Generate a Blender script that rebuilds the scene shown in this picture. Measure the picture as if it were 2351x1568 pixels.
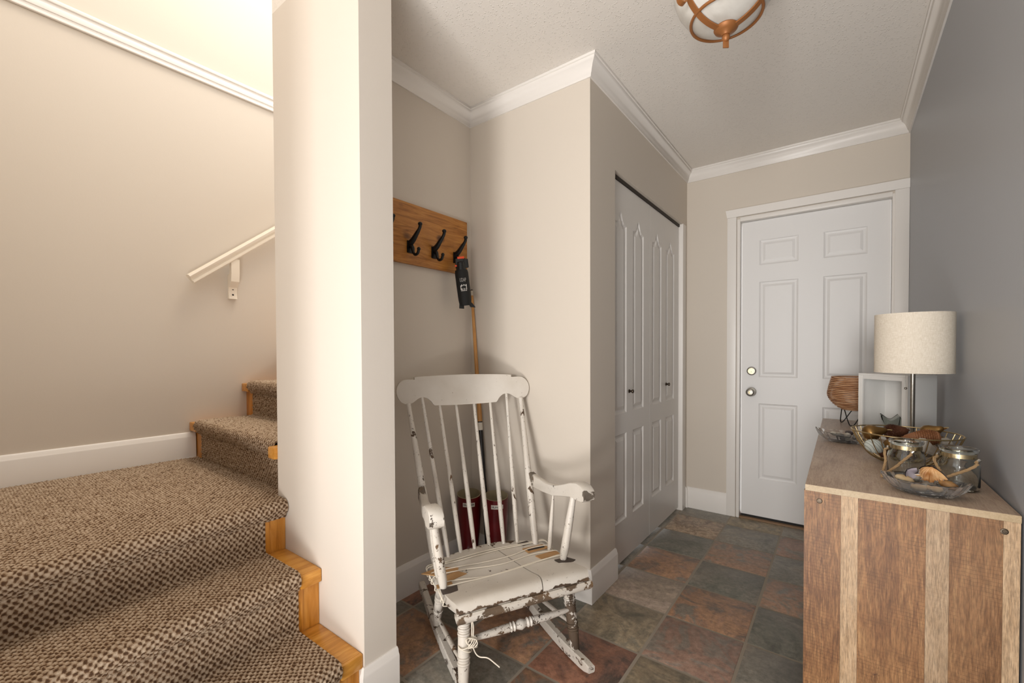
import bpy, bmesh, math, random
import numpy as np
from mathutils import Vector, Matrix
random.seed(7)
S = bpy.context.scene
for o in list(bpy.data.objects): bpy.data.objects.remove(o)
PI = math.pi
sin, cos = math.sin, math.cos

# ---------------------------------------------------------------- camera
YAW, PITCH, ROLL, FPX = .647, .0166, -.0037, 998.676
fw = Vector((-sin(YAW)*cos(PITCH), cos(YAW)*cos(PITCH), -sin(PITCH)))
rt = Vector((cos(YAW), sin(YAW), 0)); up = rt.cross(fw)
rt, up = rt*cos(ROLL)+up*sin(ROLL), up*cos(ROLL)-rt*sin(ROLL)
cam = bpy.data.cameras.new('camera'); camo = bpy.data.objects.new('camera', cam)
S.collection.objects.link(camo)
m = Matrix((rt, up, -fw)).transposed().to_4x4(); m.translation = (0, 0, 1.135)
camo.matrix_world = m
cam.sensor_width = 36; cam.sensor_fit = 'HORIZONTAL'; cam.lens = FPX/2351*36
cam.shift_y = (825.277-784)/2351; cam.clip_start = .02
S.camera = camo
# ---------------------------------------------------------------- world, lights, exposure
W = bpy.data.worlds.new('world'); S.world = W; W.use_nodes = True
W.node_tree.nodes['Background'].inputs[0].default_value = (1, .985, .96, 1)
W.node_tree.nodes['Background'].inputs[1].default_value = 1.5
def area(name, loc, aim, sx, sy, power, col):
    l = bpy.data.lights.new(name, 'AREA'); l.shape = 'RECTANGLE'; l.size = sx; l.size_y = sy
    l.energy = power; l.color = col
    o = bpy.data.objects.new(name, l); S.collection.objects.link(o); o.location = loc
    o.rotation_euler = (Vector(aim)-Vector(loc)).to_track_quat('-Z', 'Y').to_euler()
    return o
area('window_light', (.20, -4.0, 1.35), (-.80, 2.2, 1.75), .75, 1.1, 100, (1, .975, .945))
area('stairwell_light', (-1.95, 1.5, 4.6), (-2.4, .6, 1), .9, .9, 42, (1, .88, .73))
area('ceiling_fill_light', (-.35, -.45, .03), (-.36, -.15, 2.4), 1.1, 1.7, 78, (1, .975, .95))  # added unseen lamp at floor level, aimed up to brighten the ceiling
vs = S.view_settings
vs.view_transform = 'Standard'; vs.look = 'None'; vs.gamma = 1; vs.use_curve_mapping = False
vs.exposure = 0.24
S.cycles.max_bounces = 10; S.cycles.transmission_bounces = 12; S.cycles.transparent_max_bounces = 12
S.cycles.caustics_reflective = False; S.cycles.caustics_refractive = False

# ---------------------------------------------------------------- node helpers
def hexc(h):
    v = [int(h[i:i+2], 16)/255 for i in (0, 2, 4)]
    return tuple(c/12.92 if c <= .04045 else ((c+.055)/1.055)**2.4 for c in v)+(1,)
class M:
    def __init__(s, name, col='808080', rough=.5, metal=0, **k):
        s.m = bpy.data.materials.new(name); s.m.use_nodes = True
        s.t = s.m.node_tree; s.n = s.t.nodes; s.b = s.n['Principled BSDF']
        c = hexc(col) if isinstance(col, str) else col
        s.b.inputs['Base Color'].default_value = c
        s.b.inputs['Roughness'].default_value = rough; s.b.inputs['Metallic'].default_value = metal
        for a, v in k.items(): s.b.inputs[a.replace('_', ' ')].default_value = v
    def node(s, t, ins=None, **props):
        n = s.n.new(t)
        for a, v in props.items(): setattr(n, a, v)
        for a, v in (ins or {}).items():
            if hasattr(v, 'is_linked'): s.t.links.new(v, n.inputs[a])
            else: n.inputs[a].default_value = v
        return n
    def coord(s, scale=(1, 1, 1), kind='Object', rand=0):
        tc = s.node('ShaderNodeTexCoord')
        v = tc.outputs[kind]
        if rand:
            oi = s.node('ShaderNodeObjectInfo')
            mu = s.node('ShaderNodeMath', {0: oi.outputs['Random'], 1: rand}, operation='MULTIPLY')
            v = s.node('ShaderNodeVectorMath', {0: v, 1: mu.outputs[0]}, operation='ADD').outputs[0]
        return s.node('ShaderNodeMapping', {'Vector': v, 'Scale': scale}).outputs[0]
    def noise(s, vec, scale, detail=4, rough=.55, dist=0):
        return s.node('ShaderNodeTexNoise', {'Vector': vec, 'Scale': scale, 'Detail': detail, 'Roughness': rough, 'Distortion': dist}).outputs['Fac']
    def ramp(s, fac, stops, interp='LINEAR'):
        r = s.node('ShaderNodeValToRGB', {'Fac': fac}); r.color_ramp.interpolation = interp
        e = r.color_ramp.elements
        while len(e) < len(stops): e.new(.5)
        for el, (p, c) in zip(e, stops):
            el.position = p; el.color = hexc(c) if isinstance(c, str) else (c, c, c, 1)
        return r.outputs['Color']
    def mix(s, fac, a, b, mode='MIX'):
        n = s.node('ShaderNodeMix', data_type='RGBA', blend_type=mode)
        for i, v in ((0, fac), (6, a), (7, b)):
            if hasattr(v, 'is_linked'): s.t.links.new(v, n.inputs[i])
            else: n.inputs[i].default_value = hexc(v) if isinstance(v, str) else v
        return n.outputs[2]
    def math(s, op, a, b=0, c=0):
        return s.node('ShaderNodeMath', {0: a, 1: b, 2: c}, operation=op).outputs[0]
    def bump(s, h, strength=.3, dist=.002):
        b = s.node('ShaderNodeBump', {'Height': h, 'Strength': strength, 'Distance': dist})
        s.t.links.new(b.outputs[0], s.b.inputs['Normal'])
    def set(s, inp, v): s.t.links.new(v, s.b.inputs[inp])

def simple(name, col, rough=.5, metal=0, **k): return M(name, col, rough, metal, **k).m
def wall_mat(name, col, rough=.55, spec=.3):
    k = M(name, col, rough); k.b.inputs['Specular IOR Level'].default_value = spec
    n = k.noise(k.coord(), 140, 3); k.bump(n, .12, .0012)
    return k.m
m_wall = wall_mat('greige_wall_paint', 'd3c9bc')
m_column = wall_mat('pale_wall_paint', 'd5ccc1')
m_grey = wall_mat('grey_wall_paint', 'a0a2a6', .42, .5)
m_white = M('white_trim_paint', 'eae5df', .35).m
m_door = M('white_door_paint', 'e6e4e2', .38).m
m_closet = M('closet_door_paint', 'dedad5', .32).m
def ceiling_mat():
    k = M('textured_ceiling', 'e9e3db', .8); v = k.coord()
    n = k.node('ShaderNodeTexVoronoi', {'Vector': v, 'Scale': 120}).outputs['Distance']
    n2 = k.noise(v, 60, 4)
    h = k.math('MULTIPLY', k.math('SUBTRACT', .42, n), k.math('GREATER_THAN', n2, .5))
    k.bump(k.math('MAXIMUM', h, 0), 1, .0035); return k.m
m_ceil = ceiling_mat()
def oak():
    k = M('honey_oak', 'b8742a', .32); v = k.coord((9, 1.2, 9))
    n = k.noise(v, 5, 5, .6, .6)
    k.set('Base Color', k.ramp(n, [(.3, 'ae7224'), (.5, 'c88a38'), (.72, 'd8a050')])); return k.m
m_oak = oak()
def oak2():
    k = M('honey_oak_upright', 'b8742a', .32); v = k.coord((9, 9, 1.2))
    n = k.noise(v, 5, 5, .6, .6)
    k.set('Base Color', k.ramp(n, [(.3, 'a66a1e'), (.5, 'c08030'), (.72, 'd09546')])); return k.m
m_oak_v = oak2()
def carpet_mat():
    k = M('loop_carpet', '907860', .95); k.b.inputs['Specular IOR Level'].default_value = .1
    uv = k.node('ShaderNodeTexCoord').outputs['UV']
    d = k.node('ShaderNodeTexNoise', {'Vector': uv, 'Scale': 60, 'Detail': 3}).outputs['Color']
    d = k.node('ShaderNodeVectorMath', {0: d, 1: (.5, .5, .5)}, operation='SUBTRACT').outputs[0]
    d = k.node('ShaderNodeVectorMath', {0: d, 'Scale': .017}, operation='SCALE').outputs[0]
    w = k.node('ShaderNodeVectorMath', {0: uv, 1: d}, operation='ADD').outputs[0]
    sp = k.node('ShaderNodeSeparateXYZ', {0: w})
    a = k.math('SINE', k.math('MULTIPLY', sp.outputs[0], 2*PI/.0180))
    b = k.math('SINE', k.math('MULTIPLY', sp.outputs[1], 2*PI/.0215))
    g = k.math('MULTIPLY', a, b)
    n = k.noise(uv, 90, 4); nf = k.noise(uv, 700, 3)
    f = k.math('ADD', k.math('ADD', g, k.math('MULTIPLY', k.math('SUBTRACT', n, .5), 1.1)), k.math('MULTIPLY', k.math('SUBTRACT', nf, .5), .9))
    f = k.math('MULTIPLY_ADD', f, .5, .5)
    c = k.ramp(f, [(.0, 'c4b09a'), (.25, 'b7a28a'), (.50, 'a38c74'), (.64, '745840'), (.9, '564030')])
    k.set('Base Color', c); k.bump(k.math('SUBTRACT', nf, k.math('MULTIPLY', f, 1.0)), .9, .004)
    return k.m
m_carpet = carpet_mat()
def slate(name, cols, sc=7, lo=.36, hi=.64):
    k = M('slate_'+name, '706860', .45); v = k.coord(rand=37.0)
    k.b.inputs['Specular IOR Level'].default_value = .45
    n = k.noise(v, sc, 9, .66, .8)
    st = [(lo+(hi-lo)*i/(len(cols)-1), c) for i, c in enumerate(cols)]
    c = k.ramp(n, st)
    n2 = k.noise(v, 45, 7, .75); c = k.mix(.7, c, k.ramp(n2, [(.3, .2), (.7, .8)]), 'OVERLAY')
    c = k.node('ShaderNodeHueSaturation', {'Saturation': .80, 'Color': c}).outputs[0]
    c = k.mix(1.0, c, (1.78, 1.66, 1.58, 1), 'MULTIPLY')
    k.set('Base Color', c)
    k.set('Roughness', k.math('MULTIPLY_ADD', n2, .3, .24))
    k.bump(k.math('ADD', k.math('MULTIPLY', k.math('SNAP', n, .07), 3), k.math('MULTIPLY', n2, .25)), .6, .006); return k.m
SL = {'g': slate('grey', ['54544e', '64645d', '6f6c63', '6a6052'], 5),
      'd': slate('dark_grey', ['474942', '565850', '605f57', '6a665c'], 4),
      'r': slate('rust', ['5a5046', '6e5440', '84603c', '7a5a42', '625c52'], 7),
      'm': slate('mixed', ['5f5e57', '6a6256', '7e5e46', '75604f', '66655e'], 6),
      'b': slate('beige', ['786c5c', '84766a', '766b5c', '8a7c6c'], 3),
      't': slate('mottled', ['5a4838', '7c6852', '8d7c66', '665440', '857462'], 9),
      'k': slate('red', ['3e322b', '5c3e30', '70472f', '7a5138', '4e4238'], 6),
      'f': slate('flaked', ['625f57', '6b6258', '75594a', '7c6252', '6c655d'], 6),
      'o': slate('olive', ['545042', '68614f', '7c7058', '5e5b4e'], 7)}
m_grout = wall_mat('grout', '9c9284', .9)

# ---------------------------------------------------------------- mesh helpers
COL = S.collection
def link(name, mesh, mat, parent=None, loc=None, smooth=35):
    o = bpy.data.objects.new(name, mesh); COL.objects.link(o)
    if mat is not None and not mesh.materials:
        for q in (mat if isinstance(mat, (list, tuple)) else [mat]): mesh.materials.append(q)
    if parent is not None: o.parent = parent
    if loc is not None: o.location = loc
    if smooth:
        mesh.polygons.foreach_set('use_smooth', [True]*len(mesh.polygons))
        mesh.set_sharp_from_angle(angle=math.radians(smooth))
    return o
def tag(o, label, cat, group=None):
    o['label'] = label; o['category'] = cat
    if group: o['group'] = group
    return o
def struct(o): o['kind'] = 'structure'; return o
def thing(name, label, cat, loc=(0, 0, 0), rz=0, group=None):
    o = bpy.data.objects.new(name, None); COL.objects.link(o); o.location = loc
    o.rotation_euler = (0, 0, rz); o.empty_display_size = .05
    return tag(o, label, cat, group)
class G:
    """collects geometry: boxes, tubes, lathes, prisms -> one mesh"""
    def __init__(s): s.v = []; s.f = []; s.mi = []; s.cur = 0
    def add(s, vs, fs):
        k = len(s.v); s.v += [tuple(p) for p in vs]; s.f += [tuple(i+k for i in f) for f in fs]; s.mi += [s.cur]*len(fs); return s
    def box(s, a, b, bev=0):
        (x0, y0, z0), (x1, y1, z1) = a, b
        if not bev:
            P = [(x, y, z) for x in (x0, x1) for y in (y0, y1) for z in (z0, z1)]
            return s.add(P, [(0, 1, 3, 2), (4, 6, 7, 5), (0, 4, 5, 1), (2, 3, 7, 6), (0, 2, 6, 4), (1, 5, 7, 3)])
        bm = bmesh.new(); bmesh.ops.create_cube(bm, size=1)
        for v in bm.verts: v.co = Vector(((x0+x1)/2+v.co.x*(x1-x0), (y0+y1)/2+v.co.y*(y1-y0), (z0+z1)/2+v.co.z*(z1-z0)))
        bmesh.ops.bevel(bm, geom=bm.edges[:]+bm.verts[:], offset=bev, segments=2, affect='EDGES', profile=.6)
        bm.verts.index_update(); s.add([v.co[:] for v in bm.verts], [[v.index for v in f.verts] for f in bm.faces]); bm.free(); return s
    def prism(s, poly, axis, a, b):
        """poly: 2D outline; axis 'x','y','z' the extrusion; (u,v) are the other two in order"""
        n = len(poly); P = []
        for t in (a, b):
            for u, v in poly: P.append({'x': (t, u, v), 'y': (u, t, v), 'z': (u, v, t)}[axis])
        F = [tuple(range(n))[::-1], tuple(range(n, 2*n))]+[(i, (i+1) % n, n+(i+1) % n, n+i) for i in range(n)]
        return s.add(P, F)
    def tube(s, pts, r, n=10, cap=True, closed=False):
        pts = [Vector(p) for p in pts]; N = len(pts)
        rs = r if isinstance(r, (list, tuple)) else [r]*N
        T = []
        for i in range(N):
            a = pts[(i-1) % N] if closed or i > 0 else pts[i]; b = pts[(i+1) % N] if closed or i < N-1 else pts[i]
            T.append((b-a).normalized())
        ref = Vector((0, 0, 1)) if abs(T[0].z) < .9 else Vector((1, 0, 0))
        u = T[0].cross(ref).normalized(); P = []
        for i in range(N):
            u = (u-T[i]*u.dot(T[i])).normalized(); w = T[i].cross(u)
            for k in range(n):
                an = 2*PI*k/n; P.append(pts[i]+(u*cos(an)+w*sin(an))*rs[i])
        F = []
        for i in range(N if closed else N-1):
            j = (i+1) % N
            for k in range(n): F.append((i*n+k, i*n+(k+1) % n, j*n+(k+1) % n, j*n+k))
        if cap and not closed: F += [tuple(range(n))[::-1], tuple(range((N-1)*n, N*n))]
        return s.add(P, F)
    def lathe(s, prof, n=32, o=(0, 0, 0), cap=True, sx=1, sy=1):
        P = []; F = []
        for r, z in prof:
            for k in range(n): P.append((o[0]+r*cos(2*PI*k/n)*sx, o[1]+r*sin(2*PI*k/n)*sy, o[2]+z))
        for i in range(len(prof)-1):
            for k in range(n): F.append((i*n+k, i*n+(k+1) % n, (i+1)*n+(k+1) % n, (i+1)*n+k))
        if cap: F += [tuple(range(n))[::-1], tuple(range((len(prof)-1)*n, len(prof)*n))]
        return s.add(P, F)
    def blob(s, c, r, rot=(0, 0, 0), n=12, rough=0, seed=0, fn=None):
        rnd = random.Random(seed); from mathutils import Euler
        R = Euler(rot).to_matrix(); P = []; F = []; h = n//2+2
        for i in range(h+1):
            th = PI*i/h
            for k in range(n):
                ph = 2*PI*k/n
                p = Vector((sin(th)*cos(ph), sin(th)*sin(ph), cos(th)))
                f = 1+(rnd.uniform(-rough, rough) if 0 < i < h else 0)
                if fn: f *= fn(th, ph)
                P.append(Vector(c)+R@Vector((p.x*r[0], p.y*r[1], p.z*r[2]))*f)
        for i in range(h):
            for k in range(n): F.append((i*n+k, (i+1)*n+k, (i+1)*n+(k+1) % n, i*n+(k+1) % n))
        return s.add(P, F)
    def xf(s, M_, start=0):
        for i in range(start, len(s.v)): s.v[i] = tuple(M_ @ Vector(s.v[i]))
        return s
    def mesh(s, name):
        me = bpy.data.meshes.new(name); me.from_pydata(s.v, [], s.f)
        bm = bmesh.new(); bm.from_mesh(me); bmesh.ops.remove_doubles(bm, verts=bm.verts, dist=1e-6)
        bmesh.ops.recalc_face_normals(bm, faces=bm.faces); bm.to_mesh(me); bm.free()
        return me
    def build(s, name, mat, parent=None, loc=None, smooth=35):
        me = bpy.data.meshes.new(name); me.from_pydata(s.v, [], s.f)
        me.polygons.foreach_set('material_index', s.mi)
        bm = bmesh.new(); bm.from_mesh(me); bmesh.ops.remove_doubles(bm, verts=bm.verts, dist=1e-6)
        bmesh.ops.recalc_face_normals(bm, faces=bm.faces); bm.to_mesh(me); bm.free()
        return link(name, me, mat, parent, loc, smooth)
def arc(cx, cy, r, a0, a1, n=8):
    return [(cx+r*cos(math.radians(a0+(a1-a0)*i/n)), cy+r*sin(math.radians(a0+(a1-a0)*i/n))) for i in range(n+1)]
def smooth_path(pts, n=6):
    P = [Vector(p) for p in pts]; out = []
    for i in range(len(P)-1):
        p0, p1, p2, p3 = P[max(i-1, 0)], P[i], P[i+1], P[min(i+2, len(P)-1)]
        for k in range(n):
            t = k/n
            out.append(.5*((2*p1)+(p2-p0)*t+(2*p0-5*p1+4*p2-p3)*t*t+(3*p1-p0-3*p2+p3)*t**3))
    out.append(P[-1]); return out
def text_mesh(body, size, bold=0):
    c = bpy.data.curves.new('lettering', 'FONT'); c.body = body; c.size = size; c.align_x = 'CENTER'; c.align_y = 'CENTER'
    c.offset = bold; c.extrude = .0002
    o = bpy.data.objects.new('tmp', c); COL.objects.link(o)
    bpy.context.view_layer.update()
    me = bpy.data.meshes.new_from_object(o.evaluated_get(bpy.context.evaluated_depsgraph_get()))
    bpy.data.objects.remove(o); return me

# ================================================================ ROOM SHELL
XC, YA, XH, YD, XR = -.897, 1.770, -1.617, 3.302, .303    # closet wall, alcove wall, hook wall, far wall, right wall
CZ = 2.432
SY1, SY2, SX, SXL = .795, .918, -1.185, -1.745            # partition stub
XL = -2.787
YL = -.15
YB = -1.6                                                   # open end behind the camera
# floor: grout bed + slate tiles
fl = struct(G().box((-1.70, YB, -.06), (XR+.1, YD+.12, -.0018)).build('floor', m_grout))
T, TX, TY = .3077, -.5954, 2.8076
look = {(-1, 1): 'g', (0, 1): 'o', (1, 1): 'g', (-2, 1): 'd', (-1, 0): 't', (0, 0): 'g', (1, 0): 'f', (-1, -1): 'd', (0, -1): 'm', (1, -1): 'g',
        (-1, -2): 'r', (0, -2): 'd', (1, -2): 'm', (-1, -3): 'b', (0, -3): 'r', (1, -3): 'd', (-1, -4): 'o', (0, -4): 'f', (1, -4): 'g',
        (-2, -4): 'd', (-3, -4): 'd', (-4, -4): 'd', (-2, -5): 'r', (-1, -5): 'k', (0, -5): 'o', (1, -5): 'g', (-3, -5): 'd', (-2, -6): 'g',
        (-1, -6): 'r', (0, -6): 'd', (-3, -6): 'r', (-4, -5): 'k', (-4, -6): 'd'}
for j_ in range(-3, 2): look[(-2, j_)] = 'g'
keys = 'gdrmfo'; gap = .0042
tiles = {}
for i in range(-4, 3):
    for j in range(-14, 2):
        x0, x1 = max(TX+i*T+gap, -1.61), min(TX+(i+1)*T-gap, XR)
        y0, y1 = TY+j*T+gap, min(TY+(j+1)*T-gap, YD+.02)
        if x1-x0 < .01 or y1 < YB: continue
        rr = random.Random(i*31+j); tk = look.get((i, j), rr.choice(keys))
        g = G(); dz = rr.uniform(-.0008, .0008); b = .004
        o_ = [(x0, y0), (x1, y0), (x1, y1), (x0, y1)]; i_ = [(x0+b, y0+b), (x1-b, y0+b), (x1-b, y1-b), (x0+b, y1-b)]
        g.add([(x, y, -.006) for x, y in o_]+[(x, y, -.0022+dz) for x, y in o_]+[(x, y, dz*.6) for x, y in i_],
              [(0, 1, 5, 4), (1, 2, 6, 5), (2, 3, 7, 6), (3, 0, 4, 7), (4, 5, 9, 8), (5, 6, 10, 9), (6, 7, 11, 10), (7, 4, 8, 11), (8, 9, 10, 11)])
        g.build('tile', SL[tk], fl)
# walls
struct(G().box((XL-.12, YB, -.06), (XL, 3.4, 5.2)).build('wall_left', m_wall))
struct(G().box((XL, YL-.12, -.06), (SX, YL, 5.2)).build('wall_near', m_wall))  # unseen stair side wall, added to block window light from the left wall
struct(G().box((SXL, SY1, -.06), (SX, SY2, CZ)).build('wall_front', m_column))
struct(G().box((SXL, SY2, -.06), (XH, YD+.1, CZ)).build('wall_stair', m_wall))
struct(G().box((XH, YA, -.06), (XC, YA+.1, CZ)).build('wall_alcove', m_wall))
g = G().box((XC-.10, YA+.1, -.06), (XC, 2.040, CZ)).box((XC-.10, 2.040, 2.036), (XC, 3.200, CZ)).box((XC-.10, 3.200, -.06), (XC, YD, CZ))
struct(g.build('wall_closet', m_wall))
g = G().box((XC-.1, YD, -.06), (-.562, YD+.14, CZ)).box((-.562, YD, 2.022), (.262, YD+.14, CZ)).box((.262, YD, -.06), (XR+.1, YD+.14, CZ))
struct(g.build('wall_back', m_wall))
struct(G().box((XR, YB, -.06), (XR+.12, YD, CZ)).build('wall_right', m_grey))
struct(G().box((XC-.8, YA+.1, -.06), (XC-.75, YD, CZ)).build('wall_closet_rear', m_wall))
struct(G().box((SXL, SY1, CZ), (XR+.12, YD+.14, CZ+.22)).box((SX, YB, CZ), (XR+.12, SY1, CZ+.22)).build('ceiling', m_ceil))
# stairwell upper storey
struct(G().box((SXL-.05, SY1, CZ+.2), (SXL, 3.4, CZ+.30)).build('trim_6', m_white))
# crown moulding, mitred sweep
def sweep(path, prof, closed=False):
    """path: 2D points, room on the right-hand side; prof: (out, z). returns per-segment rings"""
    P = [Vector(p) for p in path]; rings = []
    for i in range(len(P)):
        d0 = (P[i]-P[i-1]).normalized() if i else None; d1 = (P[i+1]-P[i]).normalized() if i < len(P)-1 else None
        ns = [Vector((d.y, -d.x)) for d in (d0, d1) if d is not None]
        if len(ns) == 2: nn = (ns[0]+ns[1]); nn = nn/(1+ns[0].dot(ns[1]))
        else: nn = ns[0]
        rings.append([(P[i].x+nn.x*o, P[i].y+nn.y*o, z) for o, z in prof])
    return rings
def seg_mesh(r0, r1):
    n = len(r0); g = G()
    g.add(r0+r1, [(i, (i+1) % n, n+(i+1) % n, n+i) for i in range(n)]+[tuple(range(n))[::-1], tuple(range(n, 2*n))]); return g
zc = CZ-.0005
crown = [(0, zc), (0, zc-.078), (.007, zc-.078), (.010, zc-.066), (.014, zc-.062), (.017, zc-.052), (.026, zc-.034), (.036, zc-.024), (.041, zc-.020), (.042, zc-.012), (.047, zc-.010), (.048, zc)]
R_ = sweep([(XH, SY2), (XH, YA), (XC, YA), (XC, YD), (XR, YD), (XR, YB)], crown)
for i in range(5): struct(seg_mesh(R_[i], R_[i+1]).build('trim_%d' % (i+1), m_white, smooth=50))
# baseboards
def base_prof(z0=0, h=.15, t=.016):
    return [(0, z0), (t, z0), (t, z0+h-.026), (t-.002, z0+h-.020), (t-.004, z0+h-.017), (t-.006, z0+h-.006), (t-.011, z0+h), (0, z0+h)]
def baseboard(name, path, **k):
    r = sweep(path, base_prof(**k)); g = G()
    for a, b in zip(r[:-1], r[1:]):
        q = seg_mesh(a, b); g.add(q.v, q.f)
    return struct(g.build(name, m_white, smooth=40))
baseboard('baseboard_front', [(SX-.035, SY1), (SX-.002, SY1), (SX, SY1), (SX, SY2), (SX-.02, SY2)][1:4])
baseboard('baseboard_stair', [(XH, SY2), (XH, YA), (XC, YA), (XC, 2.040)])
baseboard('baseboard_back', [(XC, 3.276), (XC, YD), (-.626, YD)])
baseboard('baseboard_left', [(XL, YL), (XL, .838)], z0=.578, h=.135)
struct(G().box((XL+.0005, YB, 2.612), (XL+.012, 3.4, 2.690), .002).box((XL+.0005, YB, 2.676), (XL+.020, 3.4, 2.694), .004)
       .box((XL+.0005, YB, 2.634), (XL+.017, 3.4, 2.662), .004).box((XL+.0005, YB, 2.610), (XL+.014, 3.4, 2.622), .003).build('trim_7', m_white, smooth=40))

# ---------------------------------------------------------------- panelled door leaves
def inset(poly, d):
    n = len(poly); out = []
    A = sum(poly[i][0]*poly[(i+1) % n][1]-poly[(i+1) % n][0]*poly[i][1] for i in range(n))
    sg = 1 if A > 0 else -1
    for i in range(n):
        a, b, c = Vector(poly[i-1]), Vector(poly[i]), Vector(poly[(i+1) % n])
        d0, d1 = (b-a).normalized(), (c-b).normalized()
        n0, n1 = Vector((-d0.y, d0.x))*sg, Vector((-d1.y, d1.x))*sg
        k = (n0+n1)/max(.35, 1+n0.dot(n1)); out.append((b.x+k.x*d, b.y+k.y*d))
    return out
def leaf(parent, w, z0, z1, thick, panels, mat, rings):
    """local frame: x across, z up, front at y=0 facing -y. slab is a frame with openings, each panel its own part"""
    bm = bmesh.new(); E = []
    def loop(poly):
        vs_ = [bm.verts.new((p[0], 0, p[1])) for p in poly]
        for i in range(len(vs_)): E.append(bm.edges.new((vs_[i], vs_[(i+1) % len(vs_)])))
    outer = [(0, z0), (w, z0), (w, z1), (0, z1)]; loop(outer)
    for p in panels: loop(p(0) if callable(p) else p)
    bmesh.ops.triangle_fill(bm, use_beauty=True, use_dissolve=False, edges=E, normal=(0, -1, 0))
    k = len(bm.verts); fr = [bm.verts.new((x, 0, z)) for x, z in outer]; bk = [bm.verts.new((x, thick, z)) for x, z in outer]
    for i in range(4): bm.faces.new((fr[i], fr[(i+1) % 4], bk[(i+1) % 4], bk[i]))
    bm.faces.new(bk)
    bmesh.ops.remove_doubles(bm, verts=bm.verts, dist=1e-6); bmesh.ops.recalc_face_normals(bm, faces=bm.faces)
    me = bpy.data.meshes.new('door_slab'); bm.to_mesh(me); bm.free()
    link('door_slab', me, mat, parent, smooth=0)
    for p in panels:
        g = G(); rs = [[(q[0], dy, q[1]) for q in (p(d) if callable(p) else inset(p, d))] for d, dy in rings]
        n = len(rs[0]); V = [v for r in rs for v in r]; F = []
        for a in range(len(rs)-1):
            for i in range(n): F.append((a*n+i, a*n+(i+1) % n, (a+1)*n+(i+1) % n, (a+1)*n+i))
        F.append(tuple(range((len(rs)-1)*n, len(rs)*n)))
        me = bpy.data.meshes.new('door_panel'); me.from_pydata(V, [], F); link('door_panel', me, mat, parent, smooth=0)
def rect(x0, x1, z0, z1): return [(x0, z0), (x1, z0), (x1, z1), (x0, z1)]
# entry door
d1 = bpy.data.objects.new('door_1', None); COL.objects.link(d1); d1.location = (-.541, YD+.028, 0); struct(d1)
ca, cb, cc, cd = .103, .322, .452, .664
leaf(d1, .768, .022, 2.008, .04, [rect(ca, cb, 1.712, 1.878), rect(cc, cd, 1.712, 1.874), rect(ca, cb, .962, 1.600), rect(cc, cd, .962, 1.600), rect(ca, cb, .274, .785), rect(cc, cd, .274, .785)], m_door,
     [(0, 0), (.006, .0045), (.012, .006), (.020, .006), (.034, .0015)])
m_steel = M('brushed_nickel', 'a8a49c', .28, 1).m
m_brass = M('pale_brass_face', 'd6c8a4', .35, .9).m
m_dark = simple('dark_slot', '181410', .6)
def ylathe(prof, n=28):
    """profile (r, out) revolved about -y"""
    g = G().lathe(prof, n); g.xf(Matrix.Rotation(PI/2, 4, 'X')); return g
k = ylathe([(.030, 0), (.030, .005), (.027, .009), (.013, .013), (.012, .028), (.020, .032), (.027, .042), (.0275, .052), (.024, .062), (.016, .066), (.013, .066), (.012, .064)]).build('door_knob', m_steel, d1, (.060, 0, .861))
ylathe([(.011, .064), (.010, .068), (.004, .0685)]).build('lock_cylinder', m_brass, k)
G().box((-.0012, -.0692, -.004), (.0012, -.066, .003)).build('keyway', m_dark, k)
k = ylathe([(.029, 0), (.029, .007), (.026, .014), (.022, .016), (.020, .016)]).build('deadbolt', m_steel, d1, (.060, 0, 1.002))
ylathe([(.020, .0155), (.019, .018), (.006, .018)]).build('lock_face', m_brass, k)
G().box((-.0014, -.0192, -.008), (.0014, -.016, -.002)).build('keyway', m_dark, k)
G().box((0, -.004, .006), (.768, .03, .022)).build('door_sweep', simple('black_rubber_sweep', '17130f', .7), d1)
# door frame: casings, jambs, head with raked ends
struct(G().box((-.6265, YD-.016, 0), (-.570, YD, 2.046), .002).build('trim_8', m_white))
struct(G().box((.240, YD-.016, 0), (XR-.0005, YD, 2.046), .002).build('trim_9', m_white))
struct(G().prism([(-.6275, 2.046), (XR-.0005, 2.046), (XR-.0005, 2.098), (-.637, 2.098)], 'y', YD-.020, YD).build('trim_10', m_white))
struct(G().box((-.566, YD-.010, 0), (-.548, YD+.10, 2.030), .001).box((.230, YD-.010, 0), (.245, YD+.10, 2.030), .001).box((-.548, YD-.0095, 2.014), (.230, YD+.10, 2.040), .001).build('trim_11', m_white))
m_sill = M('worn_wood_sill', '8a6c50', .6).m
struct(G().box((-.546, YD-.006, 0), (.229, YD+.10, .008), .001).build('trim_12', m_sill))
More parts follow.
